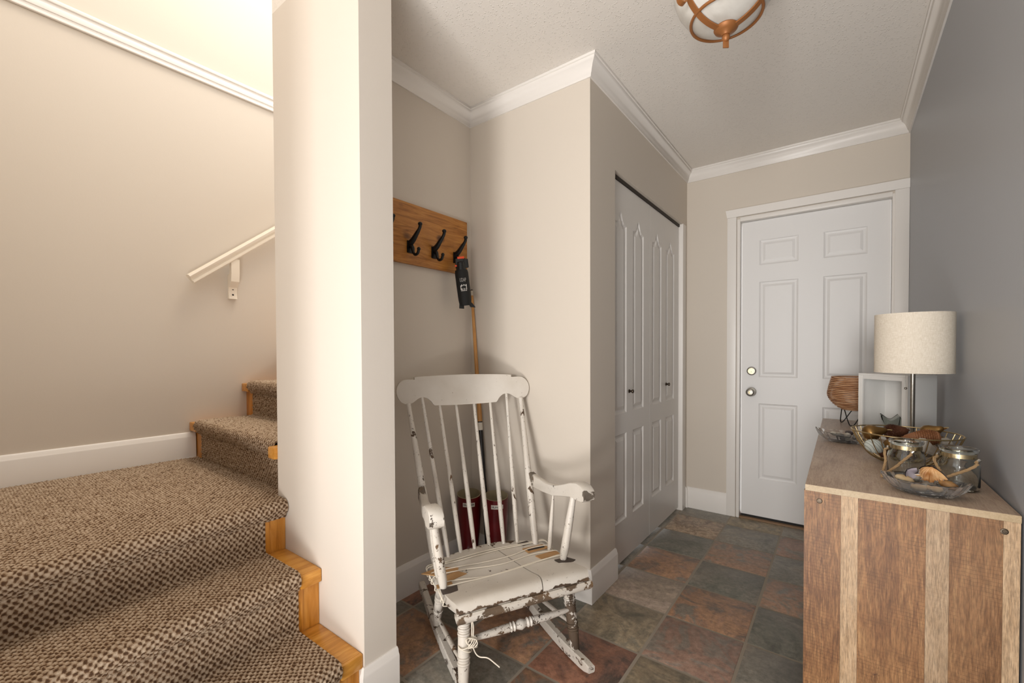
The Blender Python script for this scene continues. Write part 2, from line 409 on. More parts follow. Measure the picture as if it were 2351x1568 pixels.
# bifold closet leaves
dark_void = simple('gap_shade_dark', '3a322a', .7)  # dark colour standing in for shade in the gap over the leaves
def cath(x0, x1, z0, zs, zt):
    w = x1-x0; L = [(0, zs), (.10, zs+.004), (.22, zs+.006), (.33, zs+(zt-zs)*.35), (.42, zs+(zt-zs)*.85), (.5, zt)]
    pts = [(x0, z0), (x1, z0)]+[(x1-u*w, z) for u, z in L]+[(x0+u*w, z) for u, z in L[:-1][::-1]]
    return pts
m_bronze = M('dark_bronze', '4a4036', .35, .9).m
for nm, y0, y1 in (('door_2', 2.048, 2.600), ('door_3', 2.604, 3.188)):
    w = y1-y0
    d = bpy.data.objects.new(nm, None); COL.objects.link(d); d.location = (XC-.026, y0, 0); d.rotation_euler = (0, 0, PI/2); struct(d)
    # local x -> world y; front -y -> world +x
    a0, a1, b0, b1 = w*.075, w*.365, w*.525, w*.825
    ps = [lambda d: cath(a0+d, a1-d, .808+d, 1.806-d*.75, 1.872-d*1.15), lambda d: cath(b0+d, b1-d, .808+d, 1.806-d*.75, 1.872-d*1.15), rect(a0, a1, .235, .700), rect(b0, b1, .235, .700)]
    leaf(d, w, .018, 2.016, .03, ps, m_closet, [(0, 0), (.007, .007), (.013, .009), (.020, .009), (.038, .001)])
    kb = ylathe([(.010, 0), (.010, .003), (.005, .008), (.005, .012), (.009, .017), (.011, .021), (.010, .025), (.005, .027)], 20).build('knob', m_bronze, d, (.236 if nm == 'door_2' else .308, 0, .920))
struct(G().box((XC-.075, 2.040, 2.019), (XC-.02, 3.200, 2.036)).build('trim_13', dark_void))  # dark strip painted as the shaded gap between leaves and opening head
struct(G().box((XC-.09, 3.194, 0), (XC+.003, 3.276, 2.040), .001).build('trim_14', m_white))

# ================================================================ STAIRCASE
st = thing('staircase', 'lower stair flight with brown looped carpet and honey oak ends rising to the landing', 'staircase', (-1.19, .3, 0))
st2 = thing('staircase', 'upper stair flight of carpeted steps climbing from the landing behind the white partition', 'staircase', (-2.27, .85, .578))
ZT = [.190, .389, .578]; NX = [-1.190, -1.429, -1.668]; RX = [-1.214, -1.450, -1.689]   # tread tops, nosing fronts, riser faces
YL_ = YL+.004
for i in range(3):
    back = RX[i+1] if i < 2 else XL+.017
    top = ZT[i]-(.012 if i == 2 else 0)
    y1 = SY1-.001
    g = G().box((back, YL_, top-.046), (NX[i]-.034, y1, top-.001))
    if i < 2: g.box((back, SY1-.074, top-.046), (NX[i], y1, top), .006).box((back+.002, SY1-.066, top-.002), (NX[i]-.010, SY1-.008, top+.0012), .0008)
    g.build('tread', m_oak, st)
    g = G().box((RX[i]-.018, YL_, max(0, ZT[i]-.19) if i == 0 else ZT[i-1]), (RX[i], y1, top-.046))
    if i: g.box((RX[i], SY1-.076, ZT[i-1]), (RX[i]+.004, SY1-.060, top-.046), .001)
    g.build('riser', m_oak_v, st)
G().box((XL+.003, YL_, 0), (RX[2]-.03, SY1-.003, .37)).box((RX[1]-.02, YL_, 0), (RX[0]-.02, SY1-.003, .14)).build('stringer_block', m_white, st)
# upper flight along +y
ZU = [.767, .960, 1.15]; NY = [.812, 1.070, 1.32]; RY = [.846, 1.100, 1.35]
for i in range(3):
    back = RY[i+1] if i < 2 else 1.7
    G().box((XL+.001, NY[i]+.034, ZU[i]-.046), (SXL-.001, back, ZU[i]-.001)).box((XL+.001, NY[i], ZU[i]-.046), (XL+.090, back, ZU[i]), .006).box((SXL-.056, NY[i]-.030, ZU[i]-.046), (SXL-.001, back, ZU[i]), .006).build('tread', m_oak, st2)
    z0 = .566 if i == 0 else ZU[i-1]
    G().box((XL+.001, RY[i], z0), (SXL-.001, RY[i]+.018, ZU[i]-.046)).box((XL+.001, RY[i]-.004, z0), (XL+.084, RY[i], ZU[i]-.046), .001).build('riser', m_oak_v, st2)
def carpet(name, prof, a0, a1, axis, sgn=1, step=.0036, fuzz=(), par=None):
    """prof: points (s, z) of the runner; swept from a0 to a1 along the other axis"""
    P = np.array(prof, float)
    L = np.r_[0, np.cumsum(np.hypot(*np.diff(P, axis=0).T))]
    n = int(L[-1]/step)+1; t = np.linspace(0, L[-1], n)
    C = np.c_[np.interp(t, L, P[:, 0]), np.interp(t, L, P[:, 1])]
    k = 5; pad = np.pad(C, ((k//2, k//2), (0, 0)), 'edge'); C = np.stack([pad[i:i+n] for i in range(k)]).mean(0)
    D = np.gradient(C, axis=0); D /= np.hypot(*D.T)[:, None]+1e-9
    N = np.c_[-D[:, 1], D[:, 0]]*sgn
    mcount = int(abs(a1-a0)/step)+1; A = np.linspace(a0, a1, mcount)
    rng = np.random.default_rng(3)
    vv, uu = np.meshgrid(t, A, indexing='ij')
    gpat = np.sin(2*PI*uu/.0180)*np.sin(2*PI*vv/.0215)
    hgt = .0016*np.sqrt(np.abs(gpat))+.0006*rng.standard_normal(gpat.shape)-.0024*gpat
    S_ = C[:, 0][:, None]+N[:, 0][:, None]*hgt; Z_ = C[:, 1][:, None]+N[:, 1][:, None]*hgt
    AA = uu.copy()
    for e in fuzz:
        w = np.exp(-np.abs(uu-(a1 if e > 0 else a0))/.008); AA += w*rng.standard_normal(uu.shape)*.003
    V = np.stack([S_, AA, Z_] if axis == 'y' else [AA, S_, Z_], -1).reshape(-1, 3)
    idx = np.arange(n*mcount).reshape(n, mcount)
    F = np.stack([idx[:-1, :-1], idx[1:, :-1], idx[1:, 1:], idx[:-1, 1:]], -1).reshape(-1, 4)
    me = bpy.data.meshes.new(name); me.vertices.add(len(V)); me.vertices.foreach_set('co', V.ravel())
    me.loops.add(F.size); me.loops.foreach_set('vertex_index', F.ravel().astype(np.int32))
    me.polygons.add(len(F)); me.polygons.foreach_set('loop_start', np.arange(0, F.size, 4, dtype=np.int32))
    uv = me.uv_layers.new(name='UVMap'); UV = np.stack([uu, vv], -1).reshape(-1, 2)
    uv.data.foreach_set('uv', UV[F.ravel()].ravel())
    me.update(); me.validate()
    return link(name, me, m_carpet, par or st, smooth=180)
def nose(x, z, d=1, r=.024, drop=.052):
    """rounded carpet nosing: from underneath up over the tread top. d=+1: nosing faces +x"""
    c = [(x-d*.030, z-drop), (x-d*.012, z-drop-.002)]
    c += [(x-d*r+d*r*cos(math.radians(a))+d*.008, z-r+.012+r*1.15*sin(math.radians(a))) for a in range(-70, 91, 20)]
    return c
e = .012
p = [(RX[0]+.006, .0), (RX[0]+.006, ZT[0]-.052)]+nose(NX[0], ZT[0])+[(RX[1]+.010, ZT[0]+e), (RX[1]+.006, ZT[0]+.02), (RX[1]+.006, ZT[1]-.052)]+nose(NX[1], ZT[1])+[(RX[2]+.010, ZT[1]+e), (RX[2]+.006, ZT[1]+.02), (RX[2]+.006, ZT[2]-.06)]
carpet('carpet_runner', p, YL_, SY1-.076, 'y', -1)
p = [(RX[2]+.004, ZT[2]-.056)]+nose(NX[2], ZT[2]-.012)+[(XL+.017, ZT[2])]
carpet('carpet_landing', p, YL_, SY1-.002, 'y', -1)
carpet('carpet_landing', [(SY1-.004, ZT[2]-.002), (RY[0]-.002, ZT[2])], XL+.017, SXL-.003, 'x', 1, par=st2)
def noseY(y, z): return [(q[0], q[1]) for q in nose(y, z, -1)]
p = [(RY[0]-.006, ZT[2]), (RY[0]-.006, ZU[0]-.052)]+noseY(NY[0], ZU[0])+[(RY[1]-.010, ZU[0]+e), (RY[1]-.006, ZU[0]+.02), (RY[1]-.006, ZU[1]-.052)]+noseY(NY[1], ZU[1])+[(1.34, ZU[1]+e)]
carpet('carpet_runner', p, XL+.092, SXL-.055, 'x', 1, fuzz=(-1,), par=st2)

# ---------------------------------------------------------------- handrail on the left wall
m_rail = M('cream_rail_paint', 'ece2d2', .35).m
hr = thing('handrail', 'white wooden handrail sloping up the stairwell wall above the landing', 'handrail', (XL, .815, 1.525))
sl = Vector((0, .435, .345)).normalized(); nu = Vector((0, -sl.z, sl.y))
prof = [(.038, -.026), (.056, -.026), (.064, -.020), (.064, -.012), (.058, -.006), (.060, .002), (.070, .008), (.074, .016), (.070, .025), (.060, .029), (.042, .029), (.034, .024), (.034, -.020)]
A_ = [Vector((a, 0, 0))+nu*b for a, b in prof]
g = G(); L_ = 1.25
g.add([q for q in A_]+[q+sl*L_ for q in A_], [(i, (i+1) % 13, 13+(i+1) % 13, 13+i) for i in range(13)]+[tuple(range(13))[::-1], tuple(range(13, 26))])
g.build('rail', m_rail, hr, smooth=40)
br = G().prism([(0, -.085), (.020, -.085), (.017, -.070), (.014, -.048), (.018, -.020), (.036, -.004), (.050, .010), (.056, .050), (.056, .135), (.030, .135), (.030, .060), (.012, .050), (0, .05)], 'y', -.021, .021).build('bracket', m_rail, hr, (.0005, .212, .005), 30)
for z in (-.030, -.062):
    q = G().lathe([(.006, 0), (.005, .002)], 14); q.xf(Matrix.Rotation(PI/2, 4, 'Y')); q.build('screw', m_dark, br, (.0145, 0, z))

# ================================================================ COAT RACK
def pine():
    k = M('stained_pine', '8a5420', .42); v = k.coord((14, 1.4, 14), rand=0)
    n = k.noise(v, 3.2, 6, .6, 1.5)
    c = k.ramp(n, [(.28, '7a4816'), (.45, 'a86c2c'), (.6, 'ba7e38'), (.8, 'ca944e')])
    vo = k.node('ShaderNodeTexVoronoi', {'Vector': k.coord((8, 6, 9)), 'Scale': 1.0}).outputs['Distance']
    kn = k.ramp(vo, [(.0, 1.0), (.10, .85), (.2, 0.0)])
    k.set('Base Color', k.mix(kn, c, '4a2408')); return k.m
cr = thing('coat_rack', 'stained pine board with black iron coat hooks on the alcove wall', 'coat rack', (XH, 1.35, 1.55))
G().box((.0006, -.40, -.003), (.020, .370, .278), .002).build('board', pine(), cr)
m_iron = simple('black_iron', '0c0a09', .45, .3)
g = G().box((0, -.017, -.028), (.006, .017, .028), .002)
g.tube(smooth_path([(.004, 0, .016), (.026, 0, .030), (.050, 0, .054), (.066, 0, .070), (.073, 0, .082), (.074, 0, .092)], 4), [.0145-.0072*min(1, i/12) for i in range(21)], 10)
g.blob((.074, 0, .094), (.0105, .0105, .0090))
g.tube(smooth_path([(.004, 0, .008), (.020, 0, -.004), (.026, 0, -.026), (.038, 0, -.040), (.056, 0, -.036), (.063, 0, -.020)], 4), [.012-.0055*min(1, i/8) for i in range(21)], 10)
g.blob((.0635, 0, -.017), (.0085, .0085, .0085)); hook_me = g.mesh('hook'); hook_me.materials.append(m_iron)
HY = [1.030, 1.180, 1.330, 1.480, 1.630]
for y in HY: link('hook', hook_me, m_iron, cr, (.020, y-1.35, .074))
# spray canister in a black holster hanging on the last hook
sp = thing('spray_canister', 'black bear spray canister with an orange clip hanging from the end coat hook', 'spray can', (-1.530, 1.634, 1.376))
sp.rotation_euler = (math.radians(2), math.radians(-7), math.radians(46))
m_blk = simple('black_nylon', '0b0a09', .65); m_plas = simple('black_plastic', '161514', .4); m_or = simple('orange_plastic', 'f2501c', .4)
G().lathe([(.024, .010), (.030, .0), (.033, .03), (.034, .10), (.034, .165), (.031, .178), (.020, .182)], 24, sx=1, sy=.8).build('holster', m_blk, sp)
g = G()
for x0, dx in ((-.030, -.004), (.012, .012)): g.prism([(x0, .012), (x0+.022, .008), (x0+.024+dx, -.016), (x0+dx, -.012)], 'y', -.012, .012)
g.build('holster_flap', m_blk, sp)
G().lathe([(.024, .176), (.026, .19), (.025, .215), (.018, .220)], 20).box((-.024, -.017, .205), (.020, .017, .236), .004).box((.012, -.010, .188), (.040, .010, .232), .004).build('actuator', m_plas, sp)
G().box((-.014, -.019, .232), (.022, .019, .244), .004).build('safety_clip', m_or, sp)
G().box((-.030, -.020, .195), (-.020, -.010, .204), .002).build('trigger_dot', m_or, sp)
m_print = simple('white_print', 'd9d5d0', .6)
def on_holster(me, z):
    for v in me.vertices:
        x, y = v.co.x, v.co.y; a = x/.034
        v.co = Vector((sin(a)*.0342, -cos(a)*.0342*.8-.0006, z+y))
    return me
tm = text_mesh('UDAP', .026, .0003); sxx = .033/max(.001, tm.vertices and (max(v.co.x for v in tm.vertices)-min(v.co.x for v in tm.vertices)))
for v in tm.vertices: v.co.x *= sxx
link('lettering', on_holster(tm, .125), m_print, sp, smooth=0)
def flat_grid(fn, w, h, nx, ny):
    vs_ = []; fs = []
    for j in range(ny):
        for i in range(nx):
            x0, x1, y0, y1 = -w/2+w*i/nx, -w/2+w*(i+1)/nx, -h/2+h*j/ny, -h/2+h*(j+1)/ny
            if fn((x0+x1)/2/w*2, (y0+y1)/2/h*2):
                k = len(vs_); vs_ += [(x0, y0, 0), (x1, y0, 0), (x1, y1, 0), (x0, y1, 0)]; fs.append((k, k+1, k+2, k+3))
    me = bpy.data.meshes.new('emblem'); me.from_pydata(vs_, [], fs); return me
def bear(u, v):
    body = (u-.1)**2/.50+(v-.12)**2/.16 < 1; head = (u+.55)**2/.06+(v+.02)**2/.07 < 1
    legs = v < .1 and v > -.72 and (abs(u+.30) < .13 or abs(u-.02) < .09 or abs(u-.42) < .12 or abs(u-.68) < .09)
    if body or head or legs: return False
    if v < -.62: return abs(u) < .9 and (int((u+1)*9) % 3 != 0) and v < -.72
    return v < .72+.16*sin(9*u)
link('emblem', on_holster(flat_grid(bear, .033, .036, 44, 44), .088), m_print, sp, smooth=0)

# ---------------------------------------------------------------- pool cue in the corner
cue = thing('pool_cue', 'maple pool cue with black butt leaning in the alcove corner', 'pool cue', (-1.447, 1.715, 0))
p0, p1 = Vector((0, 0, .004)), Vector((-.148, .036, 1.474))
def cp_(t): return p0.lerp(p1, t)
def cue_part(n, t0, t1, r0, r1, mat): G().tube([cp_(t0), cp_((t0+t1)/2), cp_(t1)], [r0, (r0+r1)/2, r1], 14).build(n, mat, cue)
def maple():
    k = M('maple', 'c08a4c', .35); v = k.coord((30, 30, 3)); k.set('Base Color', k.ramp(k.noise(v, 3, 4), [(.3, 'b47a3c'), (.7, 'cc9858')])); return k.m
cue_part('butt', 0, .490, .0155, .0130, simple('black_lacquer', '15110e', .3)); cue_part('joint_ring', .490, .517, .0131, .0129, simple('white_ring', 'd8cfc0', .4))
cue_part('dark_band', .517, .521, .0131, .0131, simple('black_band', '15110e', .3)); cue_part('shaft', .521, .978, .0127, .0070, maple())
cue_part('ferrule', .978, .996, .0070, .0068, simple('ivory_ferrule', 'cfc4b2', .4)); cue_part('tip', .996, 1, .0066, .0060, simple('leather_tip', '4a4038', .8))
# ---------------------------------------------------------------- boots
m_red = M('red_rubber', '5c0a10', .3).m; m_lin = M('canvas_lining', '8f8266', .9).m
def boot(loc, rz, label):
    b = thing('rubber_boot', label, 'boot', loc, rz, 'red boots behind the chair')
    # local: toe towards -y
    n = 24; rings = []
    sec = [(0, 0, .052, .085, .0), (.0, .0, .05, .082, .02)]
    prof = [(.012, -.045, .044, .120), (.03, -.048, .044, .122), (.055, -.042, .043, .112), (.085, -.015, .042, .080), (.12, .004, .043, .056), (.18, .008, .048, .052), (.26, .008, .056, .060), (.34, .008, .060, .065), (.42, .008, .060, .066)]
    V = []; F = []
    for z, cy, rx, ry in prof:
        for k in range(n):
            a = 2*PI*k/n; V.append((rx*cos(a), cy+ry*sin(a), z+(.007*sin(a) if z > .4 else 0)))
    for i in range(len(prof)-1):
        for k in range(n): F.append((i*n+k, i*n+(k+1) % n, (i+1)*n+(k+1) % n, (i+1)*n+k))
    F.append(tuple(range(n))[::-1])
    G().add(V, F).build('upper', m_red, b, smooth=60)
    V2 = []; F2 = []; top = V[-n:]
    for f, dz in ((1.0, .001), (.94, .002), (.90, -.02), (.74, -.20)):
        for x, y, z in top: V2.append((x*f, .008+(y-.008)*f, z+dz))
    for i in range(3):
        for k in range(n): F2.append((i*n+k, i*n+(k+1) % n, (i+1)*n+(k+1) % n, (i+1)*n+k))
    F2.append(tuple(range(3*n, 4*n)))
    G().add(V2, F2).build('lining', m_lin, b, smooth=60)
    pr = [(x*1.03, y*1.03, 0) for x, y, z in V[:n]]; G().prism([(x, y) for x, y, _ in pr], 'z', 0, .014).build('sole', simple('dark_sole', '1c1412', .8), b)
    # label patch with lettering, on the front of the shaft
    def wrap(me):
        for v in me.vertices:
            a = v.co.x/.060; off = .0012+v.co.z; v.co = Vector((sin(a)*(.0602+off), .008-cos(a)*(.0656+off), (.384+v.co.y)))
        return me
    me = bpy.data.meshes.new('label_patch'); vs_ = [(-.030+.06*i/8, y, 0) for y in (-.010, .010) for i in range(9)]
    me.from_pydata(vs_, [], [(i, i+1, i+10, i+9) for i in range(8)]); pt = link('label_patch', wrap(me), simple('white_label', 'ddd6cc', .5), b, smooth=60)
    t_ = text_mesh('HUNTER', .0135, .0002)
    for v in t_.vertices: v.co.z += .0008
    link('lettering', wrap(t_), simple('black_letters', '14110f', .5), pt, smooth=0)
    return b
boot((-1.492, 1.610, 0), math.radians(42), 'tall red rubber boot nearer the coat rack wall, behind the chair spindles')
boot((-1.362, 1.668, 0), math.radians(44), 'tall red rubber boot on the right of the pair, beside the cue')

# ================================================================ ROCKING CHAIR (local: x right, -y front)
ch = thing('rocking_chair', 'chipped white painted wooden rocking chair with a split seat in the alcove', 'chair', (-.9969, 1.277, 0), 1.0847)
def chip(name, amt, base='dcd5cb', wood='5e4a38', sc=16, stretch=(1, 1, 1), speck=.66, grime=.5, edge=False):
    k = M('chipped_paint_'+name, base, .5); v = k.coord(stretch, rand=11)
    n = k.noise(v, sc, 8, .68, .4); n2 = k.noise(v, sc*7, 5, .7); n3 = k.noise(v, 5, 5, .6)
    f1 = k.ramp(n, [(amt-.012, 0.0), (amt, 1.0)]); f2 = k.ramp(n2, [(speck, 0.0), (speck+.015, 1.0)])
    f = k.math('MAXIMUM', f1, f2)
    if edge:   # paint knocked off along the lower front edge and the back rim of the seat
        sp_ = k.node('ShaderNodeSeparateXYZ', {0: k.coord()})
        if edge == 'arm': fr = k.node('ShaderNodeMapRange', {0: sp_.outputs[1], 1: -.098, 2: -.116, 3: 0, 4: .17}).outputs[0]
        else:
            fr = k.node('ShaderNodeMapRange', {0: sp_.outputs[2], 1: .324, 2: .306, 3: 0, 4: .24}).outputs[0]
            fr = k.math('MULTIPLY', fr, k.math('LESS_THAN', sp_.outputs[1], -.15))
        bk = k.node('ShaderNodeMapRange', {0: sp_.outputs[1], 1: .19, 2: .26, 3: 0, 4: .22}).outputs[0]
        f = k.math('MAXIMUM', f, k.ramp(k.math('ADD', n, k.math('MAXIMUM', fr, bk)), [(.665, 0.0), (.675, 1.0)]))
    w = k.ramp(n3, [(.3, '3c2e24'), (.55, wood), (.75, '8a6236')])
    pa = k.mix(k.math('MULTIPLY', k.ramp(n3, [(.35, 0.0), (.8, 1.0)]), grime), base, 'b9ab98')
    k.set('Base Color', k.mix(f, pa, w)); k.bump(k.math('SUBTRACT', 1, f), .5, .0012)
    k.set('Roughness', k.math('MULTIPLY_ADD', f, .35, .42)); return k.m
m_cp = chip('light', .645, speck=.64); m_clean = chip('clean', .70, speck=.69, sc=12); m_worn = chip('worn', .60, sc=16, speck=.64); m_bad = chip('bad', .50, sc=16, wood='6a5846'); m_spin = chip('spindle', .625, sc=22, stretch=(1, 1, .5), speck=.63); m_arm = chip('arm', .66, speck=.66, edge='arm', wood='6e6458'); m_rock = chip('rocker', .57, sc=14, speck=.64); m_str = chip('stretcher', .585, sc=18, speck=.60); m_bare = chip('bare', .44, sc=10, wood='6a5846'); m_seat = chip('seat', .70, speck=.67, sc=12, edge=True)
def cv(p): return (p[0], -p[1], p[2])
# seat: two boards with an open crack between them
def seat_prof(yb):
    return [(yb, .304), (yb+.03, .305), (-.10, .305), (-.02, .308), (.05, .316), (.10, .327), (.13, .334), (.150, .3355), (.163, .331), (.171, .321), (.173, .308), (.168, .303), (.10, .290), (0, .278), (-.10, .276), (yb+.02, .276), (yb, .282)]
def crack(y): return .048+.020*sin((y+.2)*9)+.18*max(0, y+.06)*.9-.30*max(0, y-.11)
def board(side):
    g = G(); xs = 9; V = []; F = []; n = 17
    for i in range(xs):
        t = i/(xs-1); xe = -.252+.0 if side < 0 else .268
        xn = xe+(0-xe)*t
        yb = -.268+.075*min(1, abs(xn)/.26)**2
        for y, z in seat_prof(yb):
            edge = xe*(1-.06*max(0, (-.05-y)/.2))
            if y > .12: edge *= 1-.05*((y-.12)/.05)**2
            c = crack(y)+(.0022 if side > 0 else -.0022)
            x = edge+(c-edge)*t
            zz = z-(.004*(1-t)**4 if z > .296 and t < .2 else 0)
            V.append(cv((x, y, zz)))
    for i in range(xs-1):
        for k in range(n): F.append((i*n+k, i*n+(k+1) % n, (i+1)*n+(k+1) % n, (i+1)*n+k))
    F += [tuple(range(n))[::-1], tuple(range((xs-1)*n, xs*n))]
    return g.add(V, F).build('seat_board', m_seat, ch, smooth=40)
board(-1); board(1)
pr = [(-.158, .3035), (-.1690, .304), (-.1695, .3005), (-.177, .303), (-.185, .298), (-.187, .288), (-.182, .277), (-.173, .272), (-.160, .273), (-.140, .281), (-.140, .292)]
o_ = G().prism(pr, 'x', -.246, .262).build('front_moulding', m_bad, ch, smooth=40); o_['label'] = 'moulding with most paint worn off'
def tube_part(name, a, b, rs, mat, n=12, parent=ch):
    a, b = Vector(cv(a)), Vector(cv(b)); N = len(rs)
    return G().tube([a.lerp(b, t) for t, _ in rs], [r for _, r in rs], n).build(name, mat, parent, smooth=50)
def sym(name, a, b, rs, mat):
    for s_ in (-1, 1): tube_part(name, (a[0]*s_, *a[1:]), (b[0]*s_, *b[1:]), rs, mat)
# back posts, spindles
prs = [(0, .012), (.1, .0155), (.4, .0165), (.6, .014), (.9, .0105), (1, .0105)]
sym('back_post', (.221, -.176, .290), (.272, -.424, .912), prs, m_spin)
srs = [(0, .0075), (.15, .0098), (.4, .0100), (.7, .0080), (1, .0065)]
for a, b in (((.155, -.222, .295), (.206, -.446, .934)), ((.097, -.238, .295), (.124, -.455, .899)), ((.033, -.247, .295), (.044, -.460, .895))):
    sym('spindle', a, b, srs, m_spin)
# crest rail
half = [(.0, .893), (.08, .894), (.150, .897), (.157, .903), (.168, .918), (.185, .931), (.205, .936), (.225, .931), (.245, .918), (.262, .911), (.282, .911), (.303, .922), (.316, .942), (.321, .965), (.316, .988), (.302, 1.006), (.282, 1.015), (.240, 1.014), (.236, 1.020), (.225, 1.026), (.10, 1.030), (0, 1.031)]
half = half[:3]+[(q.x, q.y) for q in smooth_path([(x, z, 0) for x, z in half[3:]], 3)]
full = half+[(-x, z) for x, z in half[::-1][1:-1]]
bm = bmesh.new(); E = []
vsb = [bm.verts.new((x, 0, z)) for x, z in full]
for i in range(len(vsb)): E.append(bm.edges.new((vsb[i], vsb[(i+1) % len(vsb)])))
bmesh.ops.triangle_fill(bm, use_beauty=True, edges=E, normal=(0, -1, 0))
bmesh.ops.subdivide_edges(bm, edges=[e_ for e_ in bm.edges if not e_.is_boundary], cuts=3)
bmesh.ops.triangulate(bm, faces=bm.faces)
r_ = bmesh.ops.extrude_face_region(bm, geom=bm.faces[:])
for v in r_['geom']:
    if isinstance(v, bmesh.types.BMVert): v.co.y += .019
for v in bm.verts:
    x, z = v.co.x, v.co.z
    yl = -.458+.030*(x/.3)**2-.22*(z-.90)
    v.co.y = v.co.y-yl-.009
bmesh.ops.recalc_face_normals(bm, faces=bm.faces)
me = bpy.data.meshes.new('crest_rail'); bm.to_mesh(me); bm.free(); link('crest_rail', me, m_clean, ch, smooth=40)
# arms
ap = [(-.296, .574), (-.27, .590), (-.22, .578), (-.15, .572), (-.09, .577), (-.03, .598), (.02, .618), (.06, .627), (.092, .624), (.112, .612), (.120, .594), (.114, .574), (.098, .561), (.06, .558), (.02, .559), (-.04, .545), (-.10, .530), (-.18, .526), (-.25, .530), (-.296, .535)]
def arm(s_):
    n = len(ap); V = []; F = []
    for w in (-.5, -.38, .38, .5):
        for y, z in ap:
            cx_ = .250+.045*min(1, (y+.29)/.35); ww = .024+.024*max(0, min(1, (y+.2)/.28)); k_ = .003 if abs(w) == .5 else 0
            zc_ = .565; V.append(cv((s_*cx_+w*ww, y, z+(k_ if z < zc_ else -k_))))
    for i in range(3):
        for k in range(n): F.append((i*n+k, i*n+(k+1) % n, (i+1)*n+(k+1) % n, (i+1)*n+k))
    F += [tuple(range(n))[::-1], tuple(range(3*n, 4*n))]
    G().add(V, F).build('armrest', m_arm, ch, smooth=45)
for s_ in (-1, 1): arm(s_)
sym('arm_post', (.242, .010, .300), (.284, .026, .572), [(0, .0105), (.15, .0165), (.5, .0165), (.8, .0135), (1, .0115)], m_cp)
sym('arm_spindle', (.238, -.090, .295), (.266, -.100, .556), [(0, .0075), (.2, .0095), (.6, .0085), (1, .0035)], m_cp)
# turned legs
def turned(r0, r1, rm, ringpos):
    L = [(0, r0), (.08, rm*.92), (.16, rm)]
    for q in ringpos: L += [(q-.022, rm*.97), (q-.016, rm*.86), (q-.010, rm*1.04), (q, rm*1.07), (q+.010, rm*1.04), (q+.016, rm*.86), (q+.022, rm*.97)]
    L += [(.90, rm*.8), (1, r1)]; L.sort(); return L
for s_, mm in ((-1, m_worn), (1, m_bare)): tube_part('leg', (.202*s_, .108, .285), (.217*s_, .140, .030), turned(.0145, .0150, .0208, [.19, .25, .31, .60, .665]), mm)
sym('leg', (.226, -.080, .285), (.212, -.212, .036), turned(.013, .013, .0180, [.30, .37, .60]), m_worn)
tube_part('front_stretcher', (-.203, .128, .186), (.203, .128, .186), [(0, .006), (.06, .0085), (.28, .0135), (.38, .0145), (.385, .012), (.40, .0165), (.415, .012), (.43, .0165), (.445, .011), (.47, .015), (.495, .0185), (.52, .015), (.545, .011), (.56, .0165), (.575, .012), (.59, .0165), (.605, .012), (.61, .0145), (.72, .0135), (.94, .0085), (1, .0035)], m_str, 14)
sym('side_stretcher', (.211, -.190, .088), (.220, .122, .118), [(0, .006), (.3, .0085), (.7, .0085), (1, .0035)], m_worn)
def rocker(s_):
    N = 24; V = []; F = []
    for i in range(N+1):
        y = -.470+.722*i/N; zb = y*y/3.4+.0006; h = .040
        t = (y-.20)/.052
        if t > 0: zb += .010*t*t; h -= .016*t*t
        t = (-.44-y)/.03
        if t > 0: h -= .008*t
        w = .0135
        V += [cv((s_*.2085+a*w, y, zb+b)) for a, b in ((-1, .004), (-.75, 0), (.75, 0), (1, .004), (1, h-.004), (.75, h), (-.75, h), (-1, h-.004))]
    for i in range(N):
        for k in range(8): F.append((i*8+k, i*8+(k+1) % 8, (i+1)*8+(k+1) % 8, (i+1)*8+k))
    F += [tuple(range(8))[::-1], tuple(range(N*8, N*8+8))]
    G().add(V, F).build('rocker', m_rock, ch, smooth=40)
for s_ in (-1, 1): rocker(s_)
MW = ch.matrix_basis.copy() if False else Matrix.Translation((-.9969, 1.277, 0)) @ Matrix.Rotation(1.0847, 4, 'Z')
def W_(p): return MW @ Vector(cv(p))
# cord lashed round the seat
cord = thing('cord', 'thin white cord lashed around the split seat and knotted at the front leg', 'cord', W_((-.25, 0, .31)))
m_cord = simple('white_cord', 'e6dccb', .7)
off = -Vector(W_((-.25, 0, .31)))
def cordpart(pts, r=.0021, name='cord_strand'):
    G().tube([W_(p)+off for p in smooth_path(pts, 6)], r, 7).build(name, m_cord, cord, smooth=60)
zt_ = .3085
def loopx(y0, pts, yl0, yr1):
    """strand across the seat top, down both sides and along the underside"""
    cordpart([(-.16, yl0, .272), (-.250, yl0, .273), (-.258, yl0, .290), (-.252, pts[0][1], .309)]+pts+[(.262, pts[-1][1], .310), (.274, yr1, .293), (.262, yr1, .274), (.17, yr1, .272)])
loopx(0, [(-.168, -.176, .310), (-.028, -.196, .309), (.092, -.197, .3095), (.18, -.190, .309)], -.16, -.16)
loopx(0, [(-.15, -.163, .310), (-.03, -.178, .3085), (.06, -.186, .309), (.17, -.180, .310)], -.13, -.15)
loopx(0, [(-.15, -.115, .311), (-.06, -.112, .308), (.068, -.115, .308), (.170, -.136, .3105), (.235, -.128, .3135)], -.10, -.12)
loopx(0, [(-.146, -.084, .3115), (.009, -.067, .3085), (.16, -.088, .309), (.235, -.070, .3140)], -.05, -.06)
loopx(0, [(-.192, -.019, .314), (-.10, -.004, .311), (-.021, .001, .311), (.136, -.018, .3105), (.235, -.026, .3145)], .03, .02)
loopx(0, [(-.190, .010, .3155), (-.10, .006, .3125), (.02, -.006, .311), (.136, -.024, .310), (.235, -.018, .3160)], .055, .005)
lx, ly = -.208, .123
cordpart([(-.190, .135, .272), (-.186, .138, .24), (-.186, .138, .205), (-.190, .147, .188)])
cordpart([(-.187, .139, .268), (-.181, .140, .235), (-.182, .142, .21), (-.188, .149, .19)])
kn = []
